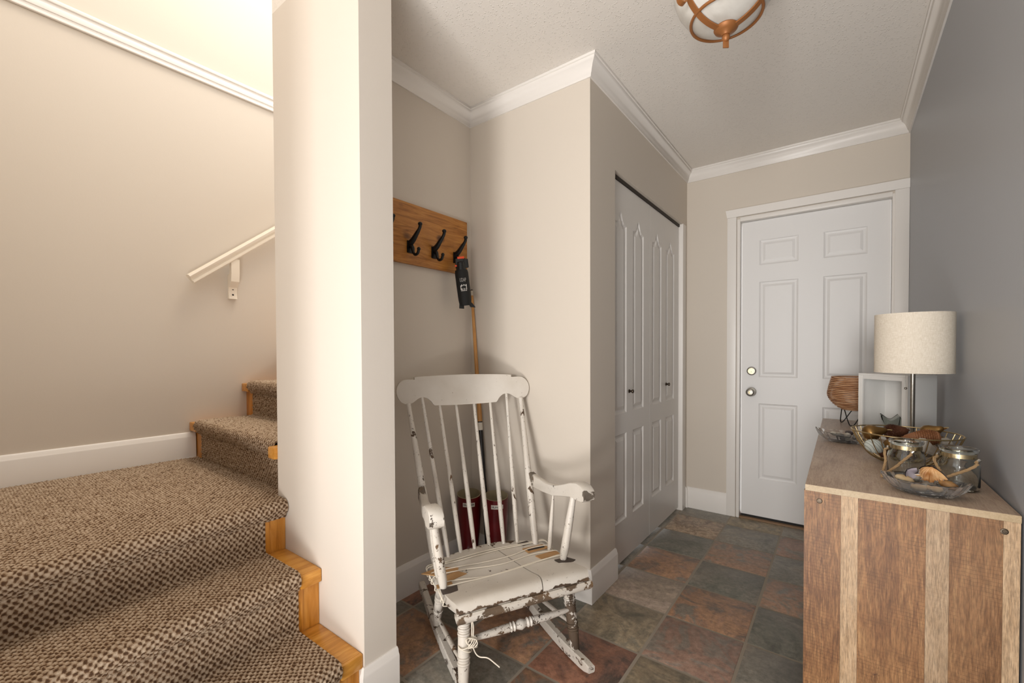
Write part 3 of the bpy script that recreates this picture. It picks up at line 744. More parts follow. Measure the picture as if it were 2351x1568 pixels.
for i in range(40):
    a = i*.62; kn.append((-.190+.016*cos(a*1.3)+.004*sin(i), .150+.006*sin(a*2.1), .186+.017*sin(a)))
cordpart(kn[:36], .0019, 'knot')
for zz, tl in ((.178, .006), (.165, -.010)):
    cordpart([(lx+.021*cos(t_)*1.02, ly+.009-(.0)+.0215*sin(t_), zz-.0+tl*cos(t_)) for t_ in [2*PI*i/12 for i in range(13)]], .0019, 'leg_wrap')
cordpart([(-.190, .152, .182), (-.180, .158, .155), (-.170, .170, .148), (-.15, .188, .150), (-.132, .205, .138), (-.120, .215, .128)])
# cardboard packing pieces under the cord
m_cb = M('cardboard', 'b58c5e', .85).m; m_cbp = M('cardboard_printed', '4a3f38', .7).m
def card(poly, z, h, mat, label, tilt=0):
    c = Vector((sum(p[0] for p in poly)/len(poly), sum(p[1] for p in poly)/len(poly), z))
    w = W_(c); g = G(); n = len(poly); V = []
    for dz in (0, h):
        for x, y in poly: V.append(W_((x, y, z+dz+tilt*(x-c.x)))-w)
    g.add(V, [tuple(range(n))[::-1], tuple(range(n, 2*n))]+[(i, (i+1) % n, n+(i+1) % n, n+i) for i in range(n)])
    return tag(g.build('cardboard_piece', mat, None, w, 0), label, 'cardboard', 'cardboard pads under the chair cord')
zs_ = .3060
card([(-.290, -.128), (-.215, -.148), (-.150, -.112), (-.158, -.092), (-.235, -.084)], zs_, .0030, m_cb, 'tan cardboard strip poking past the left seat edge, rearmost on that side', 0)
card([(-.238, -.062), (-.165, -.090), (-.136, -.056), (-.215, -.030)], zs_, .0038, m_cb, 'tan folded cardboard scrap tucked in front of the rear left strip')
card([(-.262, -.022), (-.205, -.026), (-.206, -.005), (-.264, .002)], zs_+.0028, .002, m_cb, 'narrow tan cardboard tab behind the left arm post foot')
card([(-.257, .018), (-.196, .014), (-.204, .052), (-.230, .058), (-.259, .052)], zs_+.0058, .0025, m_cbp, 'dark printed cardboard scrap in front of the left arm post')
q_ = card([(.143, -.150), (.238, -.150), (.252, -.112), (.151, -.106)], zs_, .0036, m_cb, 'tan cardboard piece with dark print at the back right of the seat')
card([(.162, -.070), (.262, -.076), (.262, -.040), (.171, -.036)], zs_, .0036, m_cb, 'tan cardboard piece at the right arm spindle foot')
card([(.208, .004), (.268, .000), (.290, .030), (.262, .044), (.212, .032)], zs_+.0045, .0028, m_cbp, 'dark curled cardboard scrap at the right seat edge', -.06)
card([(.148, -.206), (.196, -.212), (.204, -.186), (.160, -.176)], zs_, .0022, m_cbp, 'small dark cardboard scrap at the back rim of the seat')
# printed black bars on the cardboard
def bar(x0, x1, y0, y1, par, z):
    G().add([W_((x, y, z))-Vector(par.location) for x, y in ((x0, y0), (x1, y0), (x1, y1), (x0, y1))], [(0, 1, 2, 3)]).build('printed_bar', simple('black_print', '17130f', .7), par, smooth=0)
bar(.156, .235, -.132, -.120, q_, zs_+.0040)

# ================================================================ SIDEBOARD
sb = thing('sideboard', 'rustic brown wood grain sideboard against the grey wall', 'cabinet', (0, 0, 0))
def wood(name, stops, sx=1, cross=.5, sc=1, vert=True, fine_=.6):
    k = M('laminate_'+name, '9a6f4a', .38 if not vert else .45); k.b.inputs['Specular IOR Level'].default_value = .35
    v = k.coord((sc, sc, sc), rand=9)
    s1 = k.node('ShaderNodeMapping', {'Vector': v, 'Scale': (60, 60, 5) if vert else (60, 5, 60)}).outputs[0]
    s2 = k.node('ShaderNodeMapping', {'Vector': v, 'Scale': (7, 7, 2.2) if vert else (7, 2.2, 7)}).outputs[0]
    n1 = k.noise(s1, 3.2, 6, .65, .8); n2 = k.noise(s2, 1.6, 4, .6, 1)
    f = k.math('ADD', k.math('MULTIPLY', n1, .55), k.math('MULTIPLY', n2, .45))
    c = k.ramp(f, [(.30+.4*i/(len(stops)-1), s_) for i, s_ in enumerate(stops)])
    fine = k.node('ShaderNodeMapping', {'Vector': v, 'Scale': (260, 260, 26) if vert else (260, 26, 260)}).outputs[0]
    nf = k.noise(fine, 2, 3, .6)
    c = k.mix(fine_, c, k.ramp(nf, [(.35, .22), (.62, .62)]), 'OVERLAY')
    if cross:
        wv = k.node('ShaderNodeTexWave', {'Vector': s2, 'Scale': 17 if vert else 4, 'Distortion': 2.2, 'Detail': 4, 'Detail Scale': .8, 'Detail Roughness': .7}, wave_type='BANDS', bands_direction='Z' if vert else 'Y').outputs['Fac']
        msk = k.math('MULTIPLY', k.ramp(wv, [(.965, 0.0), (1.0, 1.0)]), k.ramp(k.noise(v, 14, 3), [(.42, 0.0), (.6, 1.0)]))
        c = k.mix(k.math('MULTIPLY', msk, cross), c, '3c2413')
    if vert:
        cv_ = k.node('ShaderNodeMapping', {'Vector': v, 'Scale': (30, 30, 2.5)}).outputs[0]
        ck = k.math('ABSOLUTE', k.math('SUBTRACT', k.noise(cv_, 1.4, 5, .6, 1.0), .5))
        ck = k.math('MULTIPLY', k.ramp(ck, [(.0, 1.0), (.006, 0.0)]), k.ramp(k.noise(v, 9, 2), [(.5, 0.0), (.62, 1.0)]))
        c = k.mix(k.math('MULTIPLY', ck, cross), c, '2c180c')
    k.set('Base Color', c); k.bump(nf, .08, .001); return k.m
m_brn = wood('brown', ['523420', '734e30', '906843', 'a68056'], cross=.75)
m_brn2 = wood('dark_brown', ['4e321c', '6c4a2c', '866140', '98744e'], cross=.6)
m_pale = wood('pale', ['927556', 'a98c6c', 'b69b7c', 'c0a78a'], cross=.2)
m_pale2 = wood('pale_grey', ['7c654c', '9a8064', 'a78e72', 'b39c80'], cross=.2)
m_top = wood('top', ['8a7461', 'a58d79', 'b7a18c', 'c4b19e'], cross=.15, vert=False, fine_=.2)
m_edge = wood('edge', ['94805f', 'a99475', 'b5a184'], cross=0, vert=False, fine_=.12)
Y0, Y1, X0, X1, ZC = 1.338, 2.705, -.070, .299, .795
G().box((X0, Y0, ZC-.016), (X1, Y1, ZC), .0008).build('top', m_top, sb)
G().box((X0, Y0-.0008, ZC-.0155), (X1, Y0, ZC-.0006)).build('edge_band', m_edge, sb)
bx = [X0-.002, .0035, .0365, .1565, .1945, .2745, X1]
mats = [m_brn, m_pale, m_brn, m_pale2, m_brn2, m_pale]
for i in range(6):
    q = G().box((bx[i], Y0+.001, .0), (bx[i+1]-.0003, Y0+.018, ZC-.0162)).build('end_plank', mats[i], sb, smooth=0)
G().box((X0+.002, Y1-.018, 0), (X1, Y1-.002, ZC-.0162)).box((X1-.012, Y0+.018, .06), (X1-.004, Y1-.018, ZC-.0162)).box((X0+.02, Y0+.018, .06), (X1-.012, Y1-.018, .078)).build('carcass', m_brn2, sb)
for a, b in ((Y0+.020, 2.02), (2.024, Y1-.020)):
    dr = G().box((X0+.001, a, .065), (X0+.018, b, ZC-.02), .001).build('cabinet_door', m_brn, sb)
    kn_ = G().lathe([(.006, 0), (.006, .012), (.012, .016), (.012, .024), (.006, .026)], 18); kn_.xf(Matrix.Rotation(-PI/2, 4, 'Y')); kn_.build('knob', m_bronze, dr, (X0+.001, 2.02-.05 if a < 1.9 else 2.024+.05, .5))
for x, z in ((-.040, .757), (.2755, .757)):
    q = ylathe([(.0062, 0), (.0062, .0012), (.0048, .0018), (.0032, .0016), (.0030, .0004), (.001, .0004)], 20).build('cam_bolt', m_bronze, sb, (x, Y0+.001, z))

# ================================================================ LAMP
lp = thing('table_lamp', 'table lamp with a cream linen drum shade and nickel pole on the sideboard', 'lamp', (.192, 1.955, ZC))
def linen():
    k = M('cream_linen', 'dccfb8', .8); v = k.coord((1, 1, 1), 'Object')
    a = k.noise(k.node('ShaderNodeMapping', {'Vector': v, 'Scale': (60, 60, 700)}).outputs[0], 1.5, 3); b = k.noise(k.node('ShaderNodeMapping', {'Vector': v, 'Scale': (500, 500, 60)}).outputs[0], 1.5, 3)
    f = k.math('MULTIPLY', a, b)
    sp_ = k.ramp(k.noise(v, 420, 1), [(.70, 0.0), (.74, 1.0)])
    sp_ = k.math('MULTIPLY', sp_, k.ramp(k.noise(v, 14, 2), [(.48, 0.0), (.6, 1.0)]))
    k.set('Base Color', k.mix(sp_, k.ramp(f, [(.12, 'cfc3b0'), (.40, 'e6ddcf')]), 'fffaf0'))
    k.b.inputs['Subsurface Weight'].default_value = 0; k.bump(f, .3, .001); return k.m
m_linen = linen()
g = G().lathe([(.0985, .268), (.1000, .268), (.1000, .462), (.0985, .462), (.0985, .268)], 64, cap=False)
shade = g.build('shade', m_linen, lp, smooth=40)
G().lathe([(.0978, .2675), (.1004, .2675), (.1004, .2715), (.0978, .2715), (.0978, .2675)], 64, cap=False).build('shade_hem', m_linen, shade)
g = G()
for a in (0, 120, 240): g.tube([(0, 0, .45), (.0985*cos(math.radians(a)), .0985*sin(math.radians(a)), .452)], .0014, 6)
g.lathe([(.012, .446), (.012, .454)], 16).build('spider', m_steel, shade)
G().lathe([(.060, 0), (.060, .006), (.056, .010), (.012, .014), (.0065, .020), (.0065, .30), (.010, .31), (.010, .34)], 32).build('pole', m_steel, lp)
G().lathe([(.014, .34), (.016, .35), (.028, .39), (.030, .41), (.024, .43), (.008, .44)], 24).build('bulb', simple('frosted_bulb', 'efe9df', .4), lp)
g = G()
for i in range(10): g.blob((-.018, -.006, .262-i*.0042), (.0012, .0012, .0012), n=6)
pc = g.build('pull_chain', m_steel, lp)
G().blob((-.018, -.006, .215), (.0042, .0042, .0042), n=14).build('pull_ball', m_steel, pc)

# ================================================================ WHITE SHADOW BOX
m_wbox = simple('matte_white_board', 'f0efec', .5)
Lp, Np, Rp = Vector((.0586, 2.262)), Vector((.1957, 2.122)), Vector((.287, 2.203))
e1 = (Lp-Np); w1 = e1.length; e1.normalize(); e2 = Vector((e1.y, -e1.x)); 
if e2.dot(Rp-Np) < 0: e2 = -e2
w2 = (Rp-Np).dot(e2)
wb = thing('shadow_box', 'white open-fronted shadow box behind the lamp, angled to the wall', 'box', (Np.x, Np.y, ZC), math.atan2(e1.y, e1.x))
# local x along front (N->L), local y inward sign
sgn_ = 1 if Matrix.Rotation(math.atan2(e1.y, e1.x), 2) @ Vector((0, 1)) @ e2 > 0 else -1
hb = .250; t_ = .008
def wbx(n, x0, x1, y0, y1, z0, z1):
    ya, yb_ = sorted((y0*sgn_, y1*sgn_)); return G().box((x0, ya, z0), (x1, yb_, z1), .0006).build(n, m_wbox, wb)
wbx('bottom_panel', 0, w1, 0, w2, 0, t_); wbx('top_panel', 0, w1, 0, w2, hb-t_, hb)
wbx('side_panel', 0, t_, 0, w2, t_, hb-t_); wbx('side_panel', w1-t_, w1, 0, w2, t_, hb-t_); wbx('back_panel', t_, w1-t_, w2-t_, w2, t_, hb-t_)
wbx('front_stile', t_, t_+.014, 0, t_, t_, hb-t_); wbx('front_stile', w1-t_-.010, w1-t_, 0, t_, t_, hb-t_); wbx('front_rail', t_+.014, w1-t_-.010, 0, t_, hb-t_-.014, hb-t_)
# ---------------------------------------------------------------- glass
def glass(name, col='ffffff', rough=.0, ior=1.45):
    k = M(name, col, rough); k.b.inputs['Transmission Weight'].default_value = 1; k.b.inputs['IOR'].default_value = ior; return k.m
m_glass = glass('clear_glass', 'f4f8f6'); m_crystal = glass('cut_crystal', 'ffffff', .03, 1.30); m_crystal.node_tree.nodes['Principled BSDF'].inputs['Transmission Weight'].default_value = .95
# ---------------------------------------------------------------- leaf-shaped cut glass dishes
def dish(loc, rz, L, Wd, h, label, tipup=.012, cuts=22):
    n = 64; g = G(); V = []; F = []
    def ring(f, z, cut=0, tip=0):
        for k in range(n):
            a = 2*PI*k/n; c = cos(a); s_ = sin(a)
            r = 1+.0*c; x = L/2*c*f*(1+.06*abs(c)**6); y = Wd/2*s_*f*(1-.12*abs(c)**4)
            zz = z+tip*abs(c)**8+cut*(1 if k % 2 else -1); q = 1+(.02 if (k//2) % 2 else -.015)*(1 if cut else 0)
            V.append((x*q, y*q, zz))
    ring(.02, 0); ring(.48, 0); ring(.62, .004, .0004); ring(.76, h*.35, .0012); ring(.89, h*.68, .0012); ring(1.0, h, .0008, tipup)
    ring(.965, h+.0008, 0, tipup*.9); ring(.83, h*.66); ring(.70, h*.38); ring(.55, .0085); ring(.40, .0045); ring(.02, .004)
    R = len(V)//n
    for i in range(R-1):
        for k in range(n): F.append((i*n+k, i*n+(k+1) % n, (i+1)*n+(k+1) % n, (i+1)*n+k))
    F += [tuple(range(n))[::-1], tuple(range((R-1)*n, R*n))]
    o = g.add(V, F).build('glass_dish', m_crystal, None, loc, 12); o.rotation_euler = (0, 0, rz)
    return tag(o, label, 'dish', 'cut glass dishes on the sideboard')
dish((.160, 1.405, ZC+.0005), math.radians(-10), .150, .100, .034, 'leaf shaped cut glass dish of seashells at the near end of the sideboard', .006)
dish((.012, 2.035, ZC+.0005), math.radians(-3), .165, .112, .036, 'pointed cut glass dish of grey stones at the far left of the sideboard', .012)
# star-shaped glass holder in the white box
g = G(); n = 40; V = []; F = []
bc = (Lp+Np)/2+e2*w2*.45
for f, z in ((.02, 0), (.55, 0), (.60, .006), (1.0, .062), (.93, .064), (.5, .010), (.02, .008)):
    for k in range(n):
        a = 2*PI*k/n; st_ = 1-.30*f*abs(sin(a*2.5))**.8; up_ = .020*(1-abs(sin(a*2.5)))*(1 if f > .8 else 0)
        V.append((.050*f*st_*cos(a), .050*f*st_*sin(a), z+up_))
for i in range(6):
    for k in range(n): F.append((i*n+k, i*n+(k+1) % n, (i+1)*n+(k+1) % n, (i+1)*n+k))
F += [tuple(range(n))[::-1], tuple(range(6*n, 7*n))]
tag(g.add(V, F).build('candle_holder', glass('smoky_glass', 'e4eae8', .04), None, (bc.x, bc.y, ZC+t_+.0003), 15), 'smoky star shaped glass candle holder inside the white shadow box', 'candle holder')

# ---------------------------------------------------------------- rattan lantern on hairpin legs
wk = thing('rattan_lantern', 'brown rattan lantern bowl on black hairpin legs beside the white box', 'lantern', (.060, 2.555, ZC))
def ratt():
    k = M('rattan', 'a06a44', .55); v = k.coord((1, 1, 6)); n = k.noise(v, 22, 5)
    k.set('Base Color', k.ramp(n, [(.3, '8a5a3a'), (.5, 'b4845e'), (.7, 'd0a884')])); return k.m
m_rat = ratt(); NR = 19
for i in range(NR):
    t = i/(NR-1); z = .072+.146*t
    r = .055+.054*sin(min(1, t/.48)*PI/2)**.8 if t < .48 else .109-.016*((t-.48)/.52)**1.3
    G().tube([(r*cos(a), r*sin(a), z) for a in [2*PI*k/40 for k in range(40)]], .0035, 7, closed=True).build('rattan_ring', m_rat, wk, smooth=60)
G().lathe([(.02, .070), (.052, .070), (.052, .078), (.02, .078)], 24).build('base_plate', m_rat, wk)
g = G()
for a in range(0, 360, 30):
    a = math.radians(a); g.tube([((.050+.052*sin(min(1, t/.48)*PI/2)**.8 if t < .48 else .102-.016*((t-.48)/.52)**1.3)*cos(a)*1.0, (.050+.052*sin(min(1, t/.48)*PI/2)**.8 if t < .48 else .102-.016*((t-.48)/.52)**1.3)*sin(a), .072+.146*t) for t in [q/10 for q in range(11)]], .0022, 6)
g.build('stake', m_rat, wk)
for a in (-105, 15, 140):
    c, s_ = cos(math.radians(a)), sin(math.radians(a)); tx_, ty_ = -s_, c
    pts = [(c*.040+tx_*.036, s_*.040+ty_*.036, .074), (c*.066+tx_*.012, s_*.066+ty_*.012, .012), (c*.070, s_*.070, .0022), (c*.066-tx_*.012, s_*.066-ty_*.012, .012), (c*.040-tx_*.036, s_*.040-ty_*.036, .074)]
    G().tube(smooth_path(pts, 6), .0021, 8).build('hairpin_leg', m_iron, wk, smooth=60)

# ================================================================ WIRE BOWL AND CONTENTS
m_gold = M('gold_wire', 'c2ac80', .3, 1).m; m_goldp = M('antique_gold', '8a6a3e', .32, .85).m
BX, BY = .157, 1.770
wbw = thing('wire_bowl', 'round gold wire bowl of pinecones and ornaments on the sideboard', 'bowl', (BX, BY, ZC))
G().tube([(.128*cos(a), .128*sin(a), .093) for a in [2*PI*k/72 for k in range(72)]], .0019, 8, closed=True).build('rim', m_gold, wbw, smooth=60)
G().tube([(.050*cos(a), .050*sin(a), .0022) for a in [2*PI*k/48 for k in range(48)]], .0019, 8, closed=True).build('base_ring', m_gold, wbw, smooth=60)
wg = G().tube(smooth_path([(.128, 0, .093), (.112, 0, .056), (.088, 0, .022), (.064, 0, .006), (.050, 0, .0030), (.030, 0, .0026)], 4), .0013, 6).mesh('wire'); wg.materials.append(m_gold)
for i in range(30):
    o = link('wire', wg, m_gold, wbw); o.rotation_euler = (0, 0, 2*PI*i/30)
def ornament(kind, loc, rot, sc, label, mat=None):
    g = G()
    if kind == 'pear': g.lathe([(.001, -1), (.5, -.92), (.85, -.6), (.95, -.2), (.82, .2), (.55, .6), (.38, .95), (.28, 1.2), (.12, 1.33), (.001, 1.36)], 24)
    o = None
    from mathutils import Euler
    g.xf(Matrix.Scale(sc, 4)); o = thing('ornament', label, 'ornament', loc); o.rotation_euler = rot
    g.build('fruit', mat or m_goldp, o, smooth=60)
    G().tube([(0, 0, sc*1.33), (sc*.05, 0, sc*1.55), (sc*.15, 0, sc*1.75)], sc*.055, 7).build('stem', m_gold, o)
    return o
Rd = math.radians
ornament('pear', (.084, 1.800, ZC+.080), (0, Rd(72), Rd(5)), .0275, 'matte gold pear ornament at the left in the wire bowl')
ornament('pear', (.220, 1.815, ZC+.094), (0, Rd(60), Rd(-20)), .0245, 'bronze gold pear ornament at the right back of the wire bowl')
tag(G().blob((0, 0, 0), (.024, .023, .022), n=20).build('ball', m_goldp, None, (.128, 1.735, ZC+.054)), 'dull gold ball low in the middle of the wire bowl', 'ornament')
tag(G().blob((0, 0, 0), (.017, .017, .016), n=20).build('ball', m_goldp, None, (.238, 1.795, ZC+.070)), 'small gold ball under the right gold pear', 'ornament')
def leafy(loc, label):
    g = G(); rd = random.Random(4)
    for i in range(7):
        a = 2*PI*i/7; g.add([(0, 0, 0), (.008*cos(a+.4), .008*sin(a+.4), .004), (.016*cos(a), .016*sin(a), .006+rd.uniform(0, .006)), (.008*cos(a-.4), .008*sin(a-.4), .004)], [(0, 1, 2, 3)])
    return tag(g.build('gilt_leaf', M('gilt_orange', 'b5741c', .35, .6).m, None, loc, 0), label, 'ornament')
leafy((.246, 1.822, ZC+.101), 'small orange gilt leaf spray beside the right gold pear')
m_cone_d = M('dark_pinecone', '5a3420', .6).m; m_cone_l = M('tan_pinecone', '8c5c3a', .6).m
def pinecone(loc, axis, L, R, mat, label, nrow=17):
    """closed cone core with rows of separate overlapping scales"""
    o = thing('pinecone', label, 'pinecone', loc)
    q = Vector(axis).normalized().to_track_quat('Z', 'Y').to_matrix().to_4x4()
    G().lathe([(.001, -L/2), (R*.7, -L*.42), (R*.86, -L*.15), (R*.62, L*.22), (R*.28, L*.44), (.001, L/2)], 16).xf(q).build('core', mat, o)
    g = G()
    for r in range(nrow):
        t = r/(nrow-1); z = -L*.46+L*.92*t; rr = R*(math.sqrt(max(0, 1-((t-.30)/.30)**2*.5)) if t < .3 else (1-((t-.3)/.72)**1.5)); rr = max(rr, R*.12)
        nsc = max(5, int(rr/R*15)); 
        for k in range(nsc):
            a = 2*PI*(k+.5*(r % 2))/nsc; w = PI*rr/nsc*1.1; ra, rb = rr*.74, rr*1.0; c, s_ = cos(a), sin(a)
            d = L/nrow
            P = [(ra*c+w*s_, ra*s_-w*c, z), (ra*c-w*s_, ra*s_+w*c, z), (rb*c-w*.6*s_, rb*s_+w*.6*c, z+d*1.0), (rb*c+w*.6*s_, rb*s_-w*.6*c, z+d*1.0), (rb*.90*c, rb*.90*s_, z+d*1.35), (ra*.9*c, ra*.9*s_, z+d*1.3)]
            g.add(P, [(0, 1, 2, 3), (3, 2, 4), (1, 5, 4, 2), (0, 3, 4, 5), (0, 5, 1)])
    s_o = g.xf(q).build('scales', mat, o, smooth=0); s_o['kind'] = 'stuff'
    return o
pinecone((.143, 1.838, ZC+.080), (.9, .1, .35), .064, .031, m_cone_d, 'dark brown open pinecone lying in the middle of the wire bowl')
pinecone((.190, 1.725, ZC+.088), (-1, -.05, -.10), .084, .024, m_cone_l, 'long tan pinecone at the front right of the wire bowl')
pinecone((.114, 1.768, ZC+.030), (.3, 1, .1), .054, .020, m_cone_d, 'dark pinecone at the bottom left of the wire bowl')
pinecone((.175, 1.775, ZC+.028), (1, .4, .1), .062, .022, m_cone_d, 'dark pinecone at the bottom centre of the wire bowl')
pinecone((.158, 1.840, ZC+.032), (1, -.4, .1), .055, .020, m_cone_d, 'dark pinecone at the bottom back of the wire bowl')
def stone_m(name, a, b, sc=30, stripes=False):
    k = M(name, a, .6); v = k.coord(rand=5)
    if stripes:
        w = k.node('ShaderNodeTexWave', {'Vector': v, 'Scale': 55, 'Distortion': 1.2, 'Detail': 1}, bands_direction='DIAGONAL').outputs['Fac']; k.set('Base Color', k.ramp(w, [(.05, b), (.35, a)]))
    else: k.set('Base Color', k.ramp(k.noise(v, sc, 5), [(.35, b), (.6, a)]))
    return k.m
m_st_w = stone_m('pale_stone', 'c9c2b6', 'a09688'); m_st_g = stone_m('grey_stone', '8a8884', '5c5a58'); m_st_e = stone_m('striped_stone', 'b4b8b0', '8c8f88', stripes=True); m_st_b = stone_m('cream_shell', 'd2bf9e', 'b39468', 18)
m_st_o = stone_m('orange_shell', 'cfa878', 'a8713a', 40); m_st_d = stone_m('dark_shell', '4a4040', '2a2322', 30); m_st_n = stone_m('nut_brown', 'a07848', '6e4a28', 60); m_pearl = stone_m('mussel_inside', 'b4aab0', '8a8088', 20)
def pebble(loc, r, rot, mat, label, name='stone', cat='stone', seed=0, rough=.03, group=None, n=16):
    return tag(G().blob((0, 0, 0), r, rot, n, rough, seed).build(name, mat, None, loc, 50), label, cat, group)
pebble((.084, 1.705, ZC+.052), (.027, .012, .021), (.1, .35, .3), m_st_e, 'pale grooved oval stone at the left front of the wire bowl', seed=3, rough=.01)
pebble((.240, 1.748, ZC+.072), (.020, .014, .019), (.3, .5, .2), m_st_w, 'rough pale rock at the right front of the wire bowl', seed=8, rough=.12, n=10)
tag(G().prism([(-.024, -.010), (.020, -.020), (.026, -.006), (-.010, .022), (-.024, .020)], 'y', -.008, .008).build('stone', m_st_w, None, (.200, 1.690, ZC+.066), 0), 'white wedge shaped stone at the front of the wire bowl behind the jars', 'stone').rotation_euler = (.2, .2, .3)

# ================================================================ GLASS JARS WITH ROPE HANDLES
m_rope = M('jute_rope', 'a88a64', .9).m
def jar(loc, label, p1, p2, mid, R=.0385):
    j = thing('glass_jar', label, 'jar', loc, 0, 'rope-handled glass jars')
    prof = [(.001, 0), (R*.86, 0), (R*.98, .004), (R, .012), (R, .058), (R*.97, .066), (R*.88, .073), (R*.80, .077), (R*.80, .090), (R*.92, .094), (R*.95, .098), (R*.92, .1015), (R*.78, .1015), (R*.745, .098), (R*.745, .078), (R*.82, .070), (R*.915, .062), (R*.93, .055), (R*.93, .012), (R*.86, .006), (.001, .005)]
    G().lathe(prof, 40, cap=False).build('glass_body', m_glass, j, smooth=60)
    G().lathe([(R*.805, .079), (R*.85, .079), (R*.85, .089), (R*.805, .089), (R*.805, .079)], 40, cap=False).build('collar', M('brass_collar', 'c2b08c', .25, 1).m, j, smooth=40)
    P = [Vector(q)-Vector(loc) for q in (p1, mid, p2)]
    path = smooth_path([P[0], P[0].lerp(P[1], .45)+Vector((0, 0, -.004)), P[0].lerp(P[1], .85), P[1], P[2].lerp(P[1], .85), P[2].lerp(P[1], .45)+Vector((0, 0, -.004)), P[2]], 10)
    for q in path:   # keep the rope outside the glass
        rr_ = math.hypot(q.x, q.y); lim = R+.0048 if q.z < .072 else R*.86+.004
        if rr_ < lim: q.x *= lim/rr_; q.y *= lim/rr_
    g = G(); n_ = len(path)
    for s_ in range(3):
        pts = []
        for i, q in enumerate(path):
            tn = (path[min(i+1, n_-1)]-path[max(i-1, 0)]).normalized(); u_ = tn.cross(Vector((0, 0, 1))).normalized(); w_ = tn.cross(u_); a = i*.75+2*PI*s_/3
            pts.append(q+(u_*cos(a)+w_*sin(a))*.0017)
        g.tube(pts, .0019, 6)
    rp = g.build('rope_handle', m_rope, j, smooth=60)
    for i0, i1 in ((0, 2), (n_-1, n_-3)):
        G().tube([path[i0], path[i1]], .0042, 10).build('ferrule', m_steel, rp)
    return j
jar((.141, 1.556, ZC+.0005), 'clear glass jar with rope handle on the left, in front of the wire bowl', (.152, 1.5215, ZC+.080), (.106, 1.566, ZC+.080), (.0905, 1.512, ZC+.006))
jar((.233, 1.513, ZC+.0005), 'clear glass jar with rope handle on the right, near the grey wall', (.2655, 1.489, ZC+.080), (.199, 1.522, ZC+.080), (.196, 1.463, ZC+.026))

# ---------------------------------------------------------------- shells in the near dish
zd = ZC+.024
def shell(loc, rot, sc, mat_out, mat_in, mat_rim, label, ridges=0, seed=0, ragged=0):
    rd = random.Random(seed); n, h = 26, 8; g = G(); edge = [1-ragged*rd.random() for _ in range(n+1)]
    def surf(t, dz):
        V = []
        for i in range(h+1):
            f = i/h
            for k in range(n+1):
                a = -1.5+3.0*k/n; r = f*(1-(1-edge[k])*f**3)*(1+(.03*sin(k*2.4)*f if ridges else 0))
                V.append((sc[0]*r*sin(a)*t, (sc[1]*r*cos(a)-sc[1]*.45)*t, sc[2]*(1-f*f)*(.45+.55*cos(a*.6))*t+dz+.0015*ridges*f*sin(k*2.4)))
        return V
    Fo = [(i*(n+1)+k, i*(n+1)+k+1, (i+1)*(n+1)+k+1, (i+1)*(n+1)+k) for i in range(h) for k in range(n)]
    N = (h+1)*(n+1); g.cur = 0; g.add(surf(1, 0), Fo); g.cur = 1; g.add(surf(.95, -.0014), Fo); g.cur = 2
    b0 = h*(n+1); g.f += [(b0+k, b0+k+1, N+b0+k+1, N+b0+k) for k in range(n)]; g.mi += [2]*n
    me = bpy.data.meshes.new('seashell'); me.from_pydata(g.v, [], g.f); me.polygons.foreach_set('material_index', g.mi)
    o = link('seashell', me, [mat_out, mat_in, mat_rim], None, loc, 60); o.rotation_euler = rot
    return tag(o, label, 'seashell')
m_rimw = simple('chalky_rim', 'd8d0c8', .7)
shell((.166, 1.392, zd+.022), (Rd(-48), Rd(18), Rd(12)), (.031, .038, .024), m_st_d, m_st_o, m_rimw, 'broken orange and black shell on top of the near glass dish', 1, 5, .30)
shell((.139, 1.408, zd+.020), (Rd(-70), Rd(-40), Rd(30)), (.016, .026, .010), m_st_d, m_pearl, m_st_d, 'dark purple mussel shell standing left of the orange shell', 0, 2)
pebble((.125, 1.405, zd+.006), (.019, .012, .010), (0, .2, -.3), m_st_b, 'cream pointed shell at the left in the near glass dish', 'seashell', 'seashell', 4, .02)
pebble((.145, 1.432, zd+.010), (.017, .011, .008), (.3, .1, .4), m_st_w, 'white smooth shell behind the cream pointed shell', 'seashell', 'seashell', 6, .02)
pebble((.200, 1.395, zd+.008), (.018, .010, .0095), (0, .25, -.35), m_st_n, 'brown nut like pod at the right in the near glass dish', 'seed_pod', 'seed pod', 9, .05)
pebble((.150, 1.385, zd-.006), (.018, .011, .008), (0, .1, .2), m_st_b, 'cream shell low at the front of the near glass dish', 'seashell', 'seashell', 12, .02)
pebble((.180, 1.390, zd-.006), (.016, .010, .008), (0, .1, -.4), m_st_b, 'cream shell low under the brown pod', 'seashell', 'seashell', 13, .02)
pebble((.168, 1.418, zd-.006), (.015, .012, .008), (0, 0, .9), m_st_w, 'pale shell low under the orange shell', 'seashell', 'seashell', 15, .02)
# stones in the far dish
zs2 = ZC+.022
for (x, y, z), r, mt, lb in [((-.020, 2.030, .012), (.013, .010, .008), m_st_w, 'white pebble nearest the left tip of the far glass dish'),
        ((.004, 2.022, .010), (.014, .011, .0035), m_st_g, 'grey speckled pebble in the middle of the far glass dish'),
        ((.022, 2.012, .012), (.012, .010, .010), m_st_w, 'white and dark pebble at the front of the far glass dish'),
        ((.028, 2.052, .016), (.015, .010, .008), m_st_d, 'dark flat pebble at the back of the far glass dish'),
        ((-.004, 2.052, .006), (.014, .012, .009), m_st_w, 'pale pebble at the back left of the far glass dish'),
        ((.046, 2.026, .004), (.013, .012, .010), m_st_g, 'grey pebble at the right end of the far glass dish'),
        ((.010, 2.040, -.006), (.014, .013, .008), m_st_d, 'dark pebble at the bottom of the far glass dish'),
        ((.026, 2.030, -.007), (.012, .013, .008), m_st_w, 'white pebble at the bottom right of the far glass dish')]:
    pebble((x, y, zs2+z-.004), r, (.2, .1, x*20), mt, lb, seed=int(x*1000) % 91, rough=.06, group='pebbles in the far glass dish', n=12)

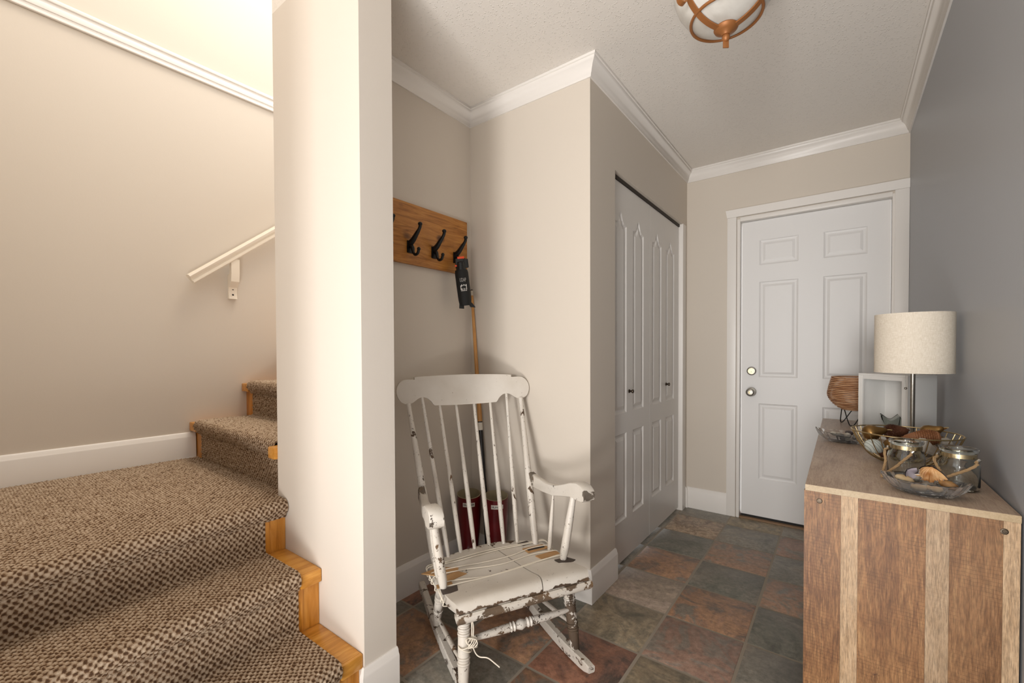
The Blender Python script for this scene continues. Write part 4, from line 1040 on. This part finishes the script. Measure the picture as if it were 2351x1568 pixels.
# ================================================================ CEILING LIGHT
m_cop = M('antique_copper', 'a0683a', .45, .35).m
def alab():
    k = M('alabaster_glass', 'e4e0d8', .22); n = k.noise(k.coord(), 9, 3, .5, 1.5)
    k.set('Base Color', k.ramp(n, [(.3, 'd6d1c8'), (.7, 'eeebe4')])); k.b.inputs['Transmission Weight'].default_value = .15; return k.m
cl = thing('ceiling_light', 'alabaster glass bowl ceiling light with copper straps and scrolls', 'ceiling light', (-.312, 1.60, CZ))
zz0 = 2.145-CZ
G().lathe([(.001, .066), (.04, .069), (.075, .080), (.105, .100), (.130, .128), (.150, .160), (.162, .195), (.166, .225), (.161, .225), (.15, .195), (.13, .165), (.001, .160)], 48, (0, 0, zz0), cap=False).build('glass_bowl', alab(), cl, smooth=60)
G().lathe([(.075, .285), (.075, .262), (.060, .250), (.014, .245), (.012, .16), (.001, .16)], 32, (0, 0, zz0), cap=False).build('canopy', m_cop, cl)
G().lathe([(.003, .040), (.012, .042), (.016, .047), (.026, .053), (.035, .059), (.0375, .064), (.035, .068), (.004, .069)], 32, (0, 0, zz0)).build('finial_plate', m_cop, cl)
G().blob((0, 0, zz0+.033), (.0125, .0125, .0135), n=18).build('finial_ball', m_cop, cl)
G().box((-.0095, -.002, zz0), (.0095, .002, zz0+.028), .001).xf(Matrix.Rotation(.62, 4, 'Z')).build('finial_tail', m_cop, cl)
G().tube([(.108*cos(a), .108*sin(a), zz0+.098) for a in [2*PI*k/56 for k in range(56)]], .0050, 8, closed=True).build('ring', m_cop, cl, smooth=60)
def strap(ang):
    pr = [(.030, .060), (.060, .068), (.090, .083), (.115, .104), (.133, .126), (.143, .144), (.156, .152), (.170, .147), (.177, .133), (.170, .120), (.157, .119), (.151, .129)]
    pts = smooth_path([(r, 0, z) for r, z in pr], 3); g = G(); V = []; F = []; hw = .0095; th = .0022
    for i, q in enumerate(pts):
        tn = (pts[min(i+1, len(pts)-1)]-pts[max(i-1, 0)]).normalized(); nn = Vector((-tn.z, 0, tn.x))
        for a, b in ((-1, -1), (1, -1), (1, 1), (-1, 1)): V.append((q.x+nn.x*th*b, a*hw, q.z+nn.z*th*b+zz0))
    for i in range(len(pts)-1):
        for k in range(4): F.append((i*4+k, i*4+(k+1) % 4, (i+1)*4+(k+1) % 4, (i+1)*4+k))
    F += [(3, 2, 1, 0), tuple(range(len(V)-4, len(V)))]
    o = g.add(V, F).build('strap', m_cop, cl, smooth=40); o.rotation_euler = (0, 0, math.radians(ang))
for a in (101, 230, 350): strap(a)

# staircase parts were laid out in world coordinates: keep them there under their base empties
for e_ in (st, st2):
    inv = Matrix.Translation(Vector(e_.location)*-1)
    for c in e_.children:
        c.matrix_parent_inverse = inv
